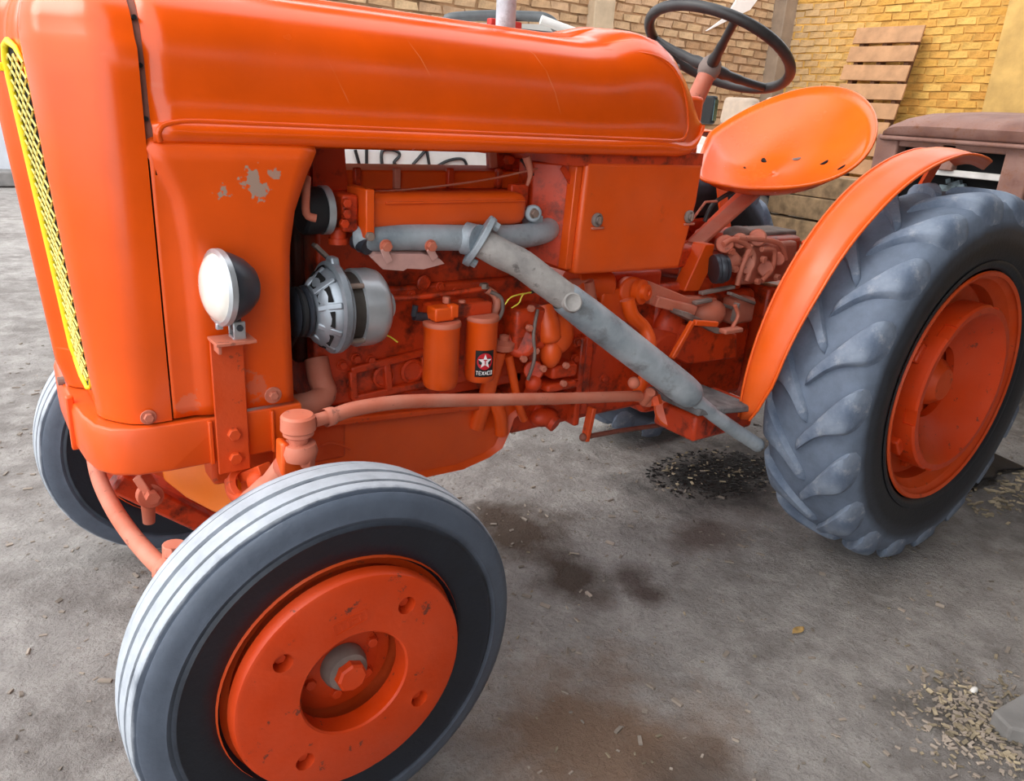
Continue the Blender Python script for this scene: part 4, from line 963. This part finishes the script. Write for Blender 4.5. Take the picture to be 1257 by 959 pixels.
m = MB(); m.box((1.98,0,.62),(.56,.34,.40)); m.cyl((1.993,-.42,.594),(1.993,.42,.594),.085,n=28); m.lathe([(.10,.17),(.17,.175),(.17,.20),(.12,.22)], (1.993,0,.594), (0,-1,0), 32); m.lathe([(.10,.17),(.17,.175),(.17,.20),(.12,.22)], (1.993,0,.594), (0,1,0), 32); ra_ = mk('rear_axle_housing', m, TP, TR, smooth=40, bevel=.02)
m = MB(); m.box((1.62,0,.88),(.34,.30,.10)); m.box((1.72,-.03,.95),(.28,.24,.06)); mk('lift_housing', m, TP, TR, bevel=.02, segs=3)
# steering box with drop arm
m = MB(); A = at(735,365,y=-.14); m.cyl(at(700,345,y=-.16), at(745,350,y=-.16), .040, n=20); P = at(778,360,y=-.14); m.cyl(at(760,358,y=-.10), at(778,358,y=-.215), .045, .040, n=24); m.box(at(745,372,y=-.15), (.12,.09,.10)); sb = mk('steering_box', m, 'clean paint', TR, smooth=45, bevel=.006)
m = MB(); m.lathe([(.034,0),(.034,.018),(.024,.022),(.022,.034),(.010,.036),(.008,.030),(0,.030)], at(782,358,y=-.215), (.25,-1,.1), 24); mk('box_cap', m, 'clean paint', sb, smooth=35)
dp_ = smooth_path([at(770,368,y=-.25), at(776,388,y=-.26), at(790,402,y=-.27), at(797,420,y=-.29), at(795,450,y=-.31), at(785,478,y=-.335), at(780,490,y=-.345)], 5)
m = MB(); m.tube(dp_, [.020]*8+[.019]*14+[.016]*(len(dp_)-22), 16); mk('drop_arm', m, 'clean paint', TR, smooth=50)
m = MB(); m.cyl(at(722,345,y=-.20), at(728,380,y=-.20), .015, n=14); m.cyl(at(690,348,y=-.19), at(722,345,y=-.19), .010, n=12); mk('oil_pipe', m, FP, TR, smooth=50)
m = MB(); m.beam(at(800,368,y=-.20), at(848,380,y=-.22), .05, .03); m.prism([at(x,y,y=-.21) for x,y in ((797,345),(845,365),(880,366),(882,376),(830,378),(797,374))], (0,.03,0)); mk('rocker_shaft', m, FP, TR, bevel=.004)
# pedals and linkage by the gearbox
m = MB(); m.beam(at(850,395,y=-.28), at(824,440,y=-.28), .016, .014); m.beam(at(852,396,y=-.28), at(880,398,y=-.29), .016, .016); mk('brake_pedal', m, 'clean paint', TR, bevel=.003)
m = MB(); m.prism([at(x,y,y=-.27) for x,y in ((838,382),(846,384),(885,404),(886,410),(880,410),(838,388))], (0,.05,0)); mk('pedal_plate', m, 'hub grey', TR, bevel=.002)
m = MB(); m.beam(at(886,407,y=-.28), at(908,404,y=-.28), .03, .014); mk('pedal_pad', m, FP, TR, bevel=.004)
m = MB(); m.prism([at(x,y,y=-.24) for x,y in ((846,400),(878,402),(905,410),(905,440),(845,448),(830,440))], (0,.05,0)); mk('pedal_bracket', m, TP, TR, bevel=.006)
m = MB()
for a, b, y_ in (((860,360),(900,352),-.20), ((866,368),(905,380),-.2), ((895,360),(925,372),-.22), ((852,372),(872,368),-.22), ((905,372),(900,395),-.25)): m.beam(at(*a,y=y_), at(*b,y=y_), .018, .010)
mk('linkage_rods', m, 'hub grey', TR, bevel=.002)
m = MB(); m.ball(at(870,385,y=-.20), .055, scale=(1.2,.7,.8)); m.box(at(905,380,y=-.18), (.10,.06,.08)); mk('gearbox_cover', m, FP, TR, smooth=50, bevel=.01)
m = MB(); m.tube(smooth_path([at(902,375,y=-.26), at(906,388,y=-.265), at(899,402,y=-.27)],4), .006, 8); mk('linkage_hook', m, FP, TR, smooth=50)
# hydraulic valve chest, pinkish with rusty pipes
m = MB(); m.box(at(925,318,y=-.10), (.26,.14,.13)); m.cyl(at(885,330,y=-.17), at(905,312,y=-.19), .030, n=18); vc = mk('valve_chest', m, FP, TR, bevel=.014, segs=3)
m = MB()
for q, r in (((890,300),.030), ((908,296),.026), ((930,292),.030), ((915,325),.034), ((940,330),.030), ((955,318),.026)): m.cyl(at(*q,y=-.10), at(*q,y=-.20), r, r*.85, n=16)
mk('valve_bank', m, FP, vc, smooth=40, bevel=.004)
for k, pts in enumerate((((888,300),(900,294),(918,302),(925,318),(916,345)), ((905,292),(935,294),(958,300),(965,318)), ((935,306),(950,308),(948,330),(935,345)), ((922,300),(910,330),(905,350)))):
    m = MB(); m.tube(smooth_path([at(x,y,y=-.21) for x,y in pts],5), .0085, 10); mk('oil_pipe', m, FP, vc, smooth=50)
for q in ((896,308),(918,310),(935,318),(900,330),(952,340),(928,345)): bolt(vc, at(*q,y=-.205), (0,-1,0), .011, .014, FP)
m = MB(); m.box(at(935,288,y=-.05), (.22,.12,.04)); m.ball(at(905,288,y=-.05), .04, scale=(1.4,1,.7)); mk('valve_cover', m, 'hub grey', vc, smooth=40, bevel=.008)
m = MB(); m.lathe([(.018,-.024),(.042,-.022),(.044,-.014),(.040,-.010),(.044,-.004),(.044,.006),(.040,.010),(.040,.018),(.02,.022)], at(884,330,y=-.20), (.9,-.4,.1), 24, True, True); mk('hose_coil', m, 'lamp shell', TR, smooth=35)
m = MB(); m.prism([at(x,y,y=-.16) for x,y in ((866,300),(878,300),(872,330),(858,358),(840,358))], (0,.05,0)); mk('valve_stay', m, 'clean paint', TR, bevel=.004)
# fender-side casting and foot board
m = MB(); pl = [at(845,458,y=-.34), at(918,440,y=-.34), at(930,470,y=-.40), at(915,508,y=-.42), at(862,506,y=-.42)]
m = MB(); m.box((1.235,-.33,.565),(.24,.20,.022), Matrix.Rotation(.12,3,'Y')); fbz = mk('foot_board', m, 'footboard rubber', TR, bevel=.006)
r = random.Random(4)
for k in range(7):
    m = MB(); P = Vector((1.14+.032*k, -.33+r.uniform(-.02,.02), .575-.0035*k)); m.box(P, (.018, .17, .012), Matrix.Rotation(.25+r.uniform(-.15,.15),3,'Z')); mk('tread_bar', m, 'footboard rubber', fbz, bevel=.003)
m = MB(); m.box((1.30,-.30,.50),(.26,.16,.08)); mk('board_support', m, TP, TR, bevel=.01)
# brake rod and stay below the gearbox
m = MB(); m.beam(at(727,500,y=-.22), at(718,541,y=-.22), .026, .014); mk('stay', m, CP, TR, bevel=.003)
m = MB(); m.tube([at(716,537,y=-.22), at(760,529,y=-.2), at(840,518,y=-.18)], .0075, 8); m.ball(at(716,537,y=-.22), .012); mk('brake_rod', m, 'seam paint', TR, smooth=50)
# ---- steering column and wheel
SC = Vector((1.482, 0, 1.521)); tilt = .45; ns = Vector((math.sin(tilt), 0, math.cos(tilt)))
e1 = Vector((0, 1, 0)); e2 = ns.cross(e1)
ring = [SC+.2213*(e1*math.cos(2*PI*k/64)+e2*math.sin(2*PI*k/64)) for k in range(64)]
m = MB(); m.tube(ring, .0155, 14, closed=True); sw = mk('steering_wheel', m, 'wheel plastic', TR, smooth=60)
hubc = SC-ns*.055
m = MB(); m.lathe([(.0,.030),(.020,.028),(.030,.014),(.034,-.006),(.030,-.026),(.024,-.034)], hubc, ns, 24); mk('wheel_hub', m, 'hub grey', sw, smooth=45)
for k, deg in enumerate((-42, 78, 198)):
    a = math.radians(deg+180); dirv = e1*math.cos(a)+e2*math.sin(a); m = MB()
    pth = smooth_path([hubc+dirv*.01, hubc+dirv*.07+ns*.012, SC+dirv*.15-ns*.022, SC+dirv*.221], 4); m.tube(pth, [.018]*4+[.014]*3+[.012]*6, 12); mk('spoke', m, 'wheel plastic', sw, smooth=50)
# make the near rear grip
a = math.radians(250); m = MB(); g0 = [SC+.222*(e1*math.cos(b)+e2*math.sin(b)) for b in (3.75,3.9,4.05,4.2)]
cb = hubc-ns*.03; m = MB(); cdir = Vector((-.38,0,-1)).normalized(); m.cyl(cb, cb-ns*.42, .026, .030, n=20); mk('steering_column', m, FP, TR, smooth=50)
m = MB(); m.box((1.225,-.02,1.40),(.05,.16,.12), Matrix.Rotation(-.35,3,'Y')); dash = mk('dashboard', m, 'wheel plastic', TR, bevel=.01)
m = MB(); m.box((1.20,0,1.30),(.06,.40,.16)); mk('bulkhead', m, 'clean paint', TR, bevel=.01)
# ---- bucket seat
def seat_rim(f):
    X = .293*math.cos(f)*(1+.28*max(0, -math.cos(f))**2); Y = .278*math.sin(f)*(1-.42*max(0, -math.cos(f)-.1) if math.sin(f) > 0 else 1); yw = .062; z = 1.28+.155*math.cos(f)+.021*math.cos(2*f)+.034*math.sin(f)
    return Vector((1.86+X*math.cos(yw)-Y*math.sin(yw), X*math.sin(yw)+Y*math.cos(yw), z))
ctr = Vector((1.83, 0, 1.165)); rows = []; NS = 64
cen = Vector((1.86, 0, 1.275))
for k in range(14):
    t_ = k/13; r = []
    for i in range(NS):
        f = 2*PI*i/NS; p = seat_rim(f); q = cen.lerp(p, t_); depth = (1-t_**2.8)*.112
        q = q+Vector((-.02*(1-t_*t_), 0, -depth)); r.append(q)
    rows.append(r)
m = MB(); m.grid(rows, True); m.add([rows[0][0]], []); 
seat = mk('seat_pan', m, 'seat paint', TR, smooth=70, solid=.004)
seat.modifiers['solid'].use_rim = True
m = MB(); m.tube([seat_rim(2*PI*i/NS)+Vector((0,0,-.002)) for i in range(NS)], .0055, 8, closed=True); mk('rolled_edge', m, 'seat paint', seat, smooth=60)
def on_seat(px, py):
    """nearest point of the pan under a picture position"""
    best = None
    for r in rows[1:]:
        for q in r:
            x, y = pix(q); d = (x-px)**2+(y-py)**2
            if best is None or d < best[0]: best = (d, q)
    return best[1]
for px_, py_, r_, mt in ((941,197,.015,'black void'), (979,194,.015,'hub grey'), (1007,199,.015,'black void'), (1031,209,.015,'black void'), (914,206,.008,'black void')):
    P = on_seat(px_, py_); nrm = (Vector((1.84,-.02,1.42))-P).normalized()
    m = MB(); m.lathe([(0,.0045),(r_*.9,.0045),(r_,.0035),(r_,-.003)], P, nrm, 16); mk('seat_hole' if mt == 'black void' else 'seat_bolt', m, mt, seat, smooth=30)
m = MB(); m.beam(at(930,232,y=-.05), at(853,300,y=-.05), .060, .012, (0,1,0)); m.beam(at(853,300,y=-.05), at(846,322,y=-.05), .060, .012, (0,1,0)); m.beam(at(846,322,y=-.05), at(834,358,y=-.07), .05, .012, (0,1,0)); ss = mk('seat_spring', m, FP, TR, bevel=.003)
m = MB(); m.beam((1.50,.02,.93),(1.78,.02,1.13),.05,.02,(0,1,0)); mk('seat_stay', m, CP, TR, bevel=.003)
bolt(TR, at(846,338,y=-.10), (0,-1,0), .013, .012, 'bolt steel')
m = MB(); m.tube(smooth_path([at(865,272,y=-.06), at(876,250,y=-.06), at(905,232,y=-.06)],4), .007, 8); mk('hand_lever', m, 'wheel plastic', TR, smooth=50)
m = MB(); m.tube([at(848,272,y=-.1), at(866,248,y=-.1), at(880,247,y=-.1)], .004, 6); mk('control_cable', m, FP, TR)
m = MB(); m.box((1.38,.10,1.03),(.30,.03,.30)); m.box((1.30,.0,.93),(.20,.24,.06)); mk('platform_panel', m, TP, TR, bevel=.01)
# ---- mudguards
def fender(s, name):
    rows = []
    for k in range(33):
        a = math.radians(187-(187-71)*k/32); q = k/32
        R_ = interp([(0,.655),(.25,.665),(.6,.680),(.8,.688),(1,.680)], q)
        yi = interp([(0,-.392),(.4,-.415),(.75,-.425),(1,-.41)], q); yo = interp([(0,-.428),(.03,-.452),(.10,-.490),(.3,-.530),(.5,-.550),(.75,-.565),(.93,-.56),(1,-.50)], q)
        r = []
        for j in range(7):
            t_ = j/6; y = yi+(yo-yi)*t_; rr_ = R_+.010*math.sin(PI*min(1, t_*1.15))-.004*(t_ > .9)
            r.append((RC[0]+rr_*math.cos(a), y*s, RC[1]+rr_*math.sin(a)))
        rows.append(r)
    m = MB(); m.grid(rows); f = mk(name, m, 'fender paint', TR, smooth=60, solid=.005)
    m = MB(); m.tube([r[-1] for r in rows], .0042, 8); mk('rolled_edge', m, 'fender paint', f, smooth=60)
    m = MB(); m.tube([r[0] for r in rows], .0042, 8); mk('rolled_edge', m, 'fender paint', f, smooth=60)
    m = MB(); m.beam((RC[0]-.30, -.30*s, .80), (RC[0]-.50, -.42*s, RC[1]+.42), .05, .010, (0,1,0)); mk('fender_stay', m, CP, f)
    m = MB(); m.beam((RC[0]+.05, -.28*s, .80), (RC[0]+.05, -.44*s, RC[1]+.66), .05, .010, (1,0,0)); mk('fender_stay', m, CP, f)
    return f
fender(1, 'mudguard'); ff = fender(-1, 'mudguard')
# inner skirt of the far guard is what shows below the seat
# ================================================================== white open vehicle parked behind
JV = empty('open_vehicle', (3.2, 2.75, 0)); tag(JV, 'white open-topped off-road vehicle parked behind the orange tractor', 'vehicle')
def jm(nm, mb, mat, parent=None, **k): return mk(nm, mb, mat, parent or JV, **k)
m = MB(); prof = [(1.05,.45),(1.05,1.08),(1.15,1.13),(2.25,1.18),(2.35,1.18),(2.40,1.14),(3.05,1.10),(3.15,.82),(3.75,.82),(3.85,1.16),(5.3,1.20),(5.35,.5)]
m.prism([(x,2.05,z) for x,z in prof], (0,1.45,0)); jb = jm('vehicle_body', m, 'vehicle white', bevel=.02)
# black hand-painted marks on the near side
def mark(pts, r=.008):
    p3 = [at(x,y,y=2.042) for x,y in pts]; mm = MB(); mm.tube(smooth_path(p3, 5) if len(p3) > 4 else p3, r, 6); jm('painted_mark', mm, 'vehicle black', jb, smooth=60)
for pts in (((436,184),(441,202)), ((450,182),(450,203)), ((469,203),(469,186),(480,184),(489,187),(490,192),(484,199),(486,203)), ((507,202),(521,186),(524,184),(527,203)), ((537,204),(548,198),(560,195),(569,196),(573,203))): mark(smooth_path(pts if False else [(x,y,0) for x,y in pts],4) if False else pts)
for x in (1.65, 4.45):
    for y in (2.10, 3.45):
        m = MB(); m.lathe([(.20,-.09),(.34,-.10),(.37,-.07),(.38,0),(.37,.07),(.34,.10),(.20,.09)], (x,y,.38), (0,1,0), 40, closed=True); w_ = jm('wheel', m, 'rubber black', smooth=40)
        m = MB(); m.lathe([(.0,.05),(.08,.05),(.12,.03),(.19,.04),(.205,.07)], (x,y,.38), (0,-1 if y < 3 else 1,0), 32); jm('wheel_disc', m, 'vehicle white', w_, smooth=40)
        m = MB(); m.tube([(x+.46*math.cos(a), y-.06 if y < 3 else y+.06, .40+.46*math.sin(a)) for a in [PI*k/16 for k in range(17)]], .03, 8); jm('wheel_arch', m, 'vehicle black', jb, smooth=50)
# windscreen frame
wa = at(556,21,y=2.6); wb_ = at(664,20,y=2.6)
TB = [at(548,24,y=2.75), at(560,21,y=2.7), at(600,19,y=2.6), at(650,20,y=2.45), at(668,22,y=2.38), at(680,30,y=2.34), at(688,46,y=2.32), at(692,70,y=2.30), Vector((at(692,70,y=2.30).x, 2.28, 1.1))]
m = MB(); m.tube(smooth_path(TB,5), .030, 12); m.tube(smooth_path([TB[0], at(543,40,y=2.78), at(540,80,y=2.8), Vector((at(540,80,y=2.8).x, 2.8, 1.1))],4), .03, 12); jf = jm('roll_bar', m, 'vehicle grey trim', smooth=50)
m = MB(); m.tube(smooth_path([at(664,24,y=2.30), at(690,34,y=2.25), at(722,46,y=2.2), at(745,60,y=2.18), Vector((3.62, 2.15, 1.1))],4), .026, 10); jm('windscreen_frame', m, 'vehicle white', smooth=50)
m = MB(); m.box(at(710,42,y=2.25), (.16,.05,.045)); jm('door_mirror', m, 'vehicle black', bevel=.015)
m = MB(); m.prism([at(x,y,y=2.62) for x,y in ((590,28),(672,30),(690,50),(700,180),(560,180),(560,40))], (0,.02,0)); jm('hood_panel', m, 'vehicle white')
m = MB(); m.tube([at(640,38,y=2.55), at(680,42,y=2.5)], .014, 8); jm('wiper_arm', m, 'vehicle black')
for q in ((605,29),(633,33)):
    m = MB(); m.box(at(*q,y=2.5), (.06,.05,.055)); jm('marker_lamp', m, 'lamp red', bevel=.008)
# seats with head restraints
for q, y_ in (((908,137), 2.5), ((957,135), 2.9)):
    P = at(*q, y=y_); m = MB(); m.box(P, (.10,.30,.20), Matrix.Rotation(.12,3,'Y')); hrs = jm('head_restraint', m, 'seat cover', bevel=.035, segs=4)
    m = MB(); m.box(P+Vector((.02,0,-.075)), (.115,.305,.05), Matrix.Rotation(.12,3,'Y')); jm('seat_band', m, 'seat band', hrs, bevel=.012)
    m = MB(); m.box(P+Vector((.04,0,-.42)), (.14,.46,.52), Matrix.Rotation(.12,3,'Y')); m.box(P+Vector((-.25,0,-.64)), (.55,.46,.14)); jm('seat', m, 'seat cover', bevel=.04, segs=3)
P = at(869,135,y=2.3); m = MB(); m.box(P, (.05,.13,.19)); mr = jm('side_mirror', m, 'vehicle black', bevel=.015); m = MB(); m.box(P+Vector((.024,0,0)), (.01,.10,.15)); m.box(P+Vector((-.0,-.068,0)), (.035,.006,.14)); jm('mirror_glass', m, 'mirror glass', mr)

# ================================================================== rusty tractor at the right
RT = empty('rusty_tractor', (3.6, -.1, 0)); tag(RT, 'rust brown derelict tractor nose standing behind the rear wheel', 'tractor')
RX = 3.45
def rm(nm, mb, mat, parent=None, **k): return mk(nm, mb, mat, parent or RT, **k)
Yc = .02; hw = .56
rows = []
for x, ins, dz in ((RX,.02,-.10),(RX-.02,.0,-.085),(RX-.03,0,-.05),(RX-.01,.02,-.03),(RX+.05,.05,-.008),(RX+.16,.09,.012),(RX+.5,.10,.03),(RX+1.5,.10,.03)):
    r = []
    for k in range(17):
        t_ = k/16*2-1; yy = Yc+(hw-ins*.3)*math.copysign(abs(math.sin(t_*PI/2))**.75, t_)
        edge = 1-abs(t_)**4; z = 1.30+(dz+.10)*1.15*edge-(1-edge)*.0
        r.append((x+.03*abs(t_)**3, yy, z))
    rows.append(r)
m = MB(); m.grid(rows); n = 17; rb = rm('bonnet', m, 'rusty sheet', smooth=50, solid=.01)
m = MB(); m.tube(smooth_path([(RX-.025+.03*abs(t_)**3, Yc+(hw+.004)*math.copysign(abs(math.sin(t_*PI/2))**.75, t_), 1.295) for t_ in [k/8*2-1 for k in range(17)][:17] if abs(t_) <= 1],2), .011, 8); rm('rolled_edge', m, 'rusty sheet', rb, smooth=50)
for y_ in (at(1088,205,x=RX+.05).y, at(1250,215,x=RX+.05).y):
    m = MB(); m.box((RX+.05, y_, .98), (.09, .12, .66)); rm('grille_post', m, 'rusty sheet', bevel=.01)
m = MB(); m.box((RX+.04, Yc+.22, 1.225), (.05, .07, .12)); m.box((RX+.05, Yc+.12, 1.275), (.07, .95, .035)); rm('grille_head', m, 'rusty sheet', bevel=.006)
m = MB(); m.box((RX+.06, Yc+.12, 1.155), (.05, .80, .03)); m.box((RX+.06, Yc+.12, .70), (.07, .9, .10)); rm('grille_bar', m, 'stone pale', bevel=.004)
m = MB(); m.box((RX+.16, Yc+.1, .98), (.06, .9, .60)); rm('radiator_core', m, 'black void')
r = random.Random(8)
for k in range(22):
    m = MB(); m.box((RX+.10+r.uniform(-.02,.02), Yc+.12+r.uniform(-.28,.26), 1.05+r.uniform(-.10,.07)), (.03, r.uniform(.02,.08), r.uniform(.02,.06)), Matrix.Rotation(r.uniform(-.5,.5),3,'X')); rm('engine_fitting', m, 'rusty engine', smooth=0)
m = MB(); m.box((RX+.9, Yc, .75), (1.5, .5, .5)); m.box((RX+.25, Yc, .45), (.3, .9, .12)); rm('engine_block', m, 'rusty sheet', bevel=.02)
for s_ in (1, -1):
    m = MB(); m.prism([(RX+.12, Yc+s_*(hw-.06), .80), (RX+1.45, Yc+s_*(hw-.06), .80), (RX+1.45, Yc+s_*(hw-.06), 1.30), (RX+.12, Yc+s_*(hw-.06), 1.28)], (0, .012, 0)); rm('side_sheet', m, 'rusty sheet')
    m = MB(); m.lathe([(.30,-.13),(.46,-.15),(.58,-.12),(.60,0),(.58,.12),(.46,.15),(.30,.13)], (RX+2.05,Yc+s_*.70,.60), (0,1,0), 40, closed=True); w_ = rm('rear_wheel', m, 'rubber black', smooth=40)
    m = MB(); m.lathe([(0,.02),(.12,.02),(.28,.08),(.31,.12)], (RX+2.05,Yc+s_*.70,.60), (0,s_,0), 30); rm('wheel_disc', m, 'rusty sheet', w_, smooth=40)
m = MB(); m.box((RX+1.95, Yc, .68), (.7, 1.1, .35)); rm('rear_axle', m, 'rusty sheet', bevel=.03)
for y_ in (Yc+.72, Yc-.72):
    m = MB(); m.lathe([(.22,-.07),(.34,-.085),(.38,-.06),(.385,0),(.38,.06),(.34,.085),(.22,.07)], (RX+.30,y_,.385), (0,1,0), 40, closed=True); rm('front_wheel', m, 'rubber black', smooth=40)
    m = MB(); m.lathe([(0,.02),(.1,.02),(.2,.05),(.22,.07)], (RX+.30,y_,.385), (0,-1,0), 30); rm('wheel_disc', m, 'rusty sheet', smooth=40)
# timbers stacked behind the seat, beside the rusty tractor
for k,(x,y,z,L_,a) in enumerate(((4.6,1.55,.62,1.1,.1),(4.6,1.5,.78,1.0,-.06),(4.65,1.62,.93,1.1,.05),(4.6,1.5,.45,1.2,0),(4.6,1.55,.28,1.2,.08),(4.6,1.5,.10,1.2,-.03))):
    m = MB(); m.box((x,y,z), (.16,L_,.145), Matrix.Rotation(a,3,'Z')); o = mk('timber_beam', m, 'timber', smooth=0, bevel=.006); tag(o, ['fourth','fifth','topmost','third','second','lowest'][k]+' weathered beam in the timber stack glimpsed under the seat', 'timber', 'stacked timbers behind the seat')

# ================================================================== litter on the ground
def gz(x, y): return -.012+gh(x,y)*.6
P = at(980,773,z=0); m = MB(); m.grid([[(P.x+.026*u, P.y+.012*v*(1-abs(u)**2), gz(P.x,P.y)+.006+.004*v*v) for u in (-1,-.6,-.2,.2,.6,1)] for v in (-1,0,1)]); o = mk('dry_leaf', m, 'leaf dry', smooth=60, solid=.001); tag(o, 'small curled dry leaf on the bare grey ground', 'leaf')
m = MB(); pl = [at(x,y,z=.035) for x,y in ((1219,872),(1257,850),(1300,850),(1320,890),(1290,905),(1240,893))]; m.prism(pl, (0,0,-.05)); o = mk('stone_slab', m, 'stone slab', smooth=0, bevel=.006); tag(o, 'flat grey broken slab at the right edge among straw', 'slab')
P = at(1196,847,z=0); m = MB(); m.ball((P.x,P.y,gz(P.x,P.y)+.006), .012, 8, 6, (1.3,.7,.6)); o = mk('pebble', m, 'stone pale', smooth=40); tag(o, 'small white pebble beside the grey slab', 'stone')
P = at(1210,690,z=0)
r = random.Random(21)
def chip(m, x, y, s, lift=0):
    R = Matrix.Rotation(r.uniform(0,PI),3,'Z') @ Matrix.Rotation(r.uniform(-.4,.4),3,'X'); m.box((x,y,gz(x,y)+s*.25+lift), (s*r.uniform(1,2.6), s*r.uniform(.5,1), s*r.uniform(.25,.5)), R)
m = MB()
for k in range(2600):
    x = r.uniform(-.8,3.6); y = r.uniform(-1.6,3.0); chip(m, x, y, r.choice((.004,.005,.006,.008,.012)) )
for k in range(500): chip(m, 1.40+r.gauss(0,.10), -1.19+r.gauss(0,.08), r.choice((.004,.006,.009)))
o = mk('ground_grit', m, 'grit', smooth=0); tag(o, 'scattered grit and small stones over the earth floor', 'grit', kind='stuff')
m = MB()
for k in range(260):
    a = r.gauss(0,.10); x = 1.40+r.gauss(0,.11); y = -1.19+r.gauss(0,.08); chip(m, x, y, r.choice((.004,.005,.007,.010)), r.uniform(0,.006))
for k in range(130): chip(m, r.uniform(2.55,3.2), -.62+r.gauss(0,.06), r.choice((.008,.012,.016)))
for k in range(200): chip(m, r.uniform(.3,3.0), r.uniform(-1.4,.6), r.choice((.003,.004,.007)))
o = mk('straw_litter', m, 'straw', smooth=0); tag(o, 'pale straw and wood chips strewn on the ground', 'straw', kind='stuff')
m = MB()
for k in range(700):
    a = r.uniform(0,2*PI); q = r.random()**.6; x = 1.92+.32*q*math.cos(a); y = .10+.20*q*math.sin(a); chip(m, x, y, r.choice((.004,.006,.009)), 0)
o = mk('oily_sawdust', m, 'oily sawdust', smooth=0); tag(o, 'black oil-soaked sawdust heap under the tail pipe', 'sawdust', kind='stuff')
m = MB()
for k in range(70):
    a = r.uniform(0,2*PI); q = r.random()**.6; chip(m, 1.92+.30*q*math.cos(a), .10+.19*q*math.sin(a), r.choice((.004,.006,.010)), .008)
o = mk('pale_chips', m, 'straw', smooth=0); tag(o, 'pale wood chips on the black sawdust heap', 'chips', kind='stuff')
m = MB(); rows = []
for i in range(9):
    rows.append([(2.62+.07*j+r.uniform(-.02,.02), -.55+.12*i+r.uniform(-.03,.03), max(0, .10*math.sin(PI*i/8)*math.sin(PI*j/8))+r.uniform(0,.03)) for j in range(9)])
m.grid(rows); o = mk('dark_sack', m, 'dark tarp', smooth=60, solid=.004, subd=1); tag(o, 'crumpled dark sheet on the ground behind the rear wheel', 'sheet')

# patch of sunlight on the back wall, modelled as a thin white piece
m = MB(); m.prism([at(x,y,y=YW-.05) for x,y in ((868,38),(893,20),(905,0),(914,-14),(940,-14),(921,12),(892,26))], (0,.03,0)); o = mk('sunlight_patch', m, 'badge white', smooth=0); tag(o, 'sunlight patch on the back wall behind the steering wheel, made as a white pointed piece', 'sunlight patch')
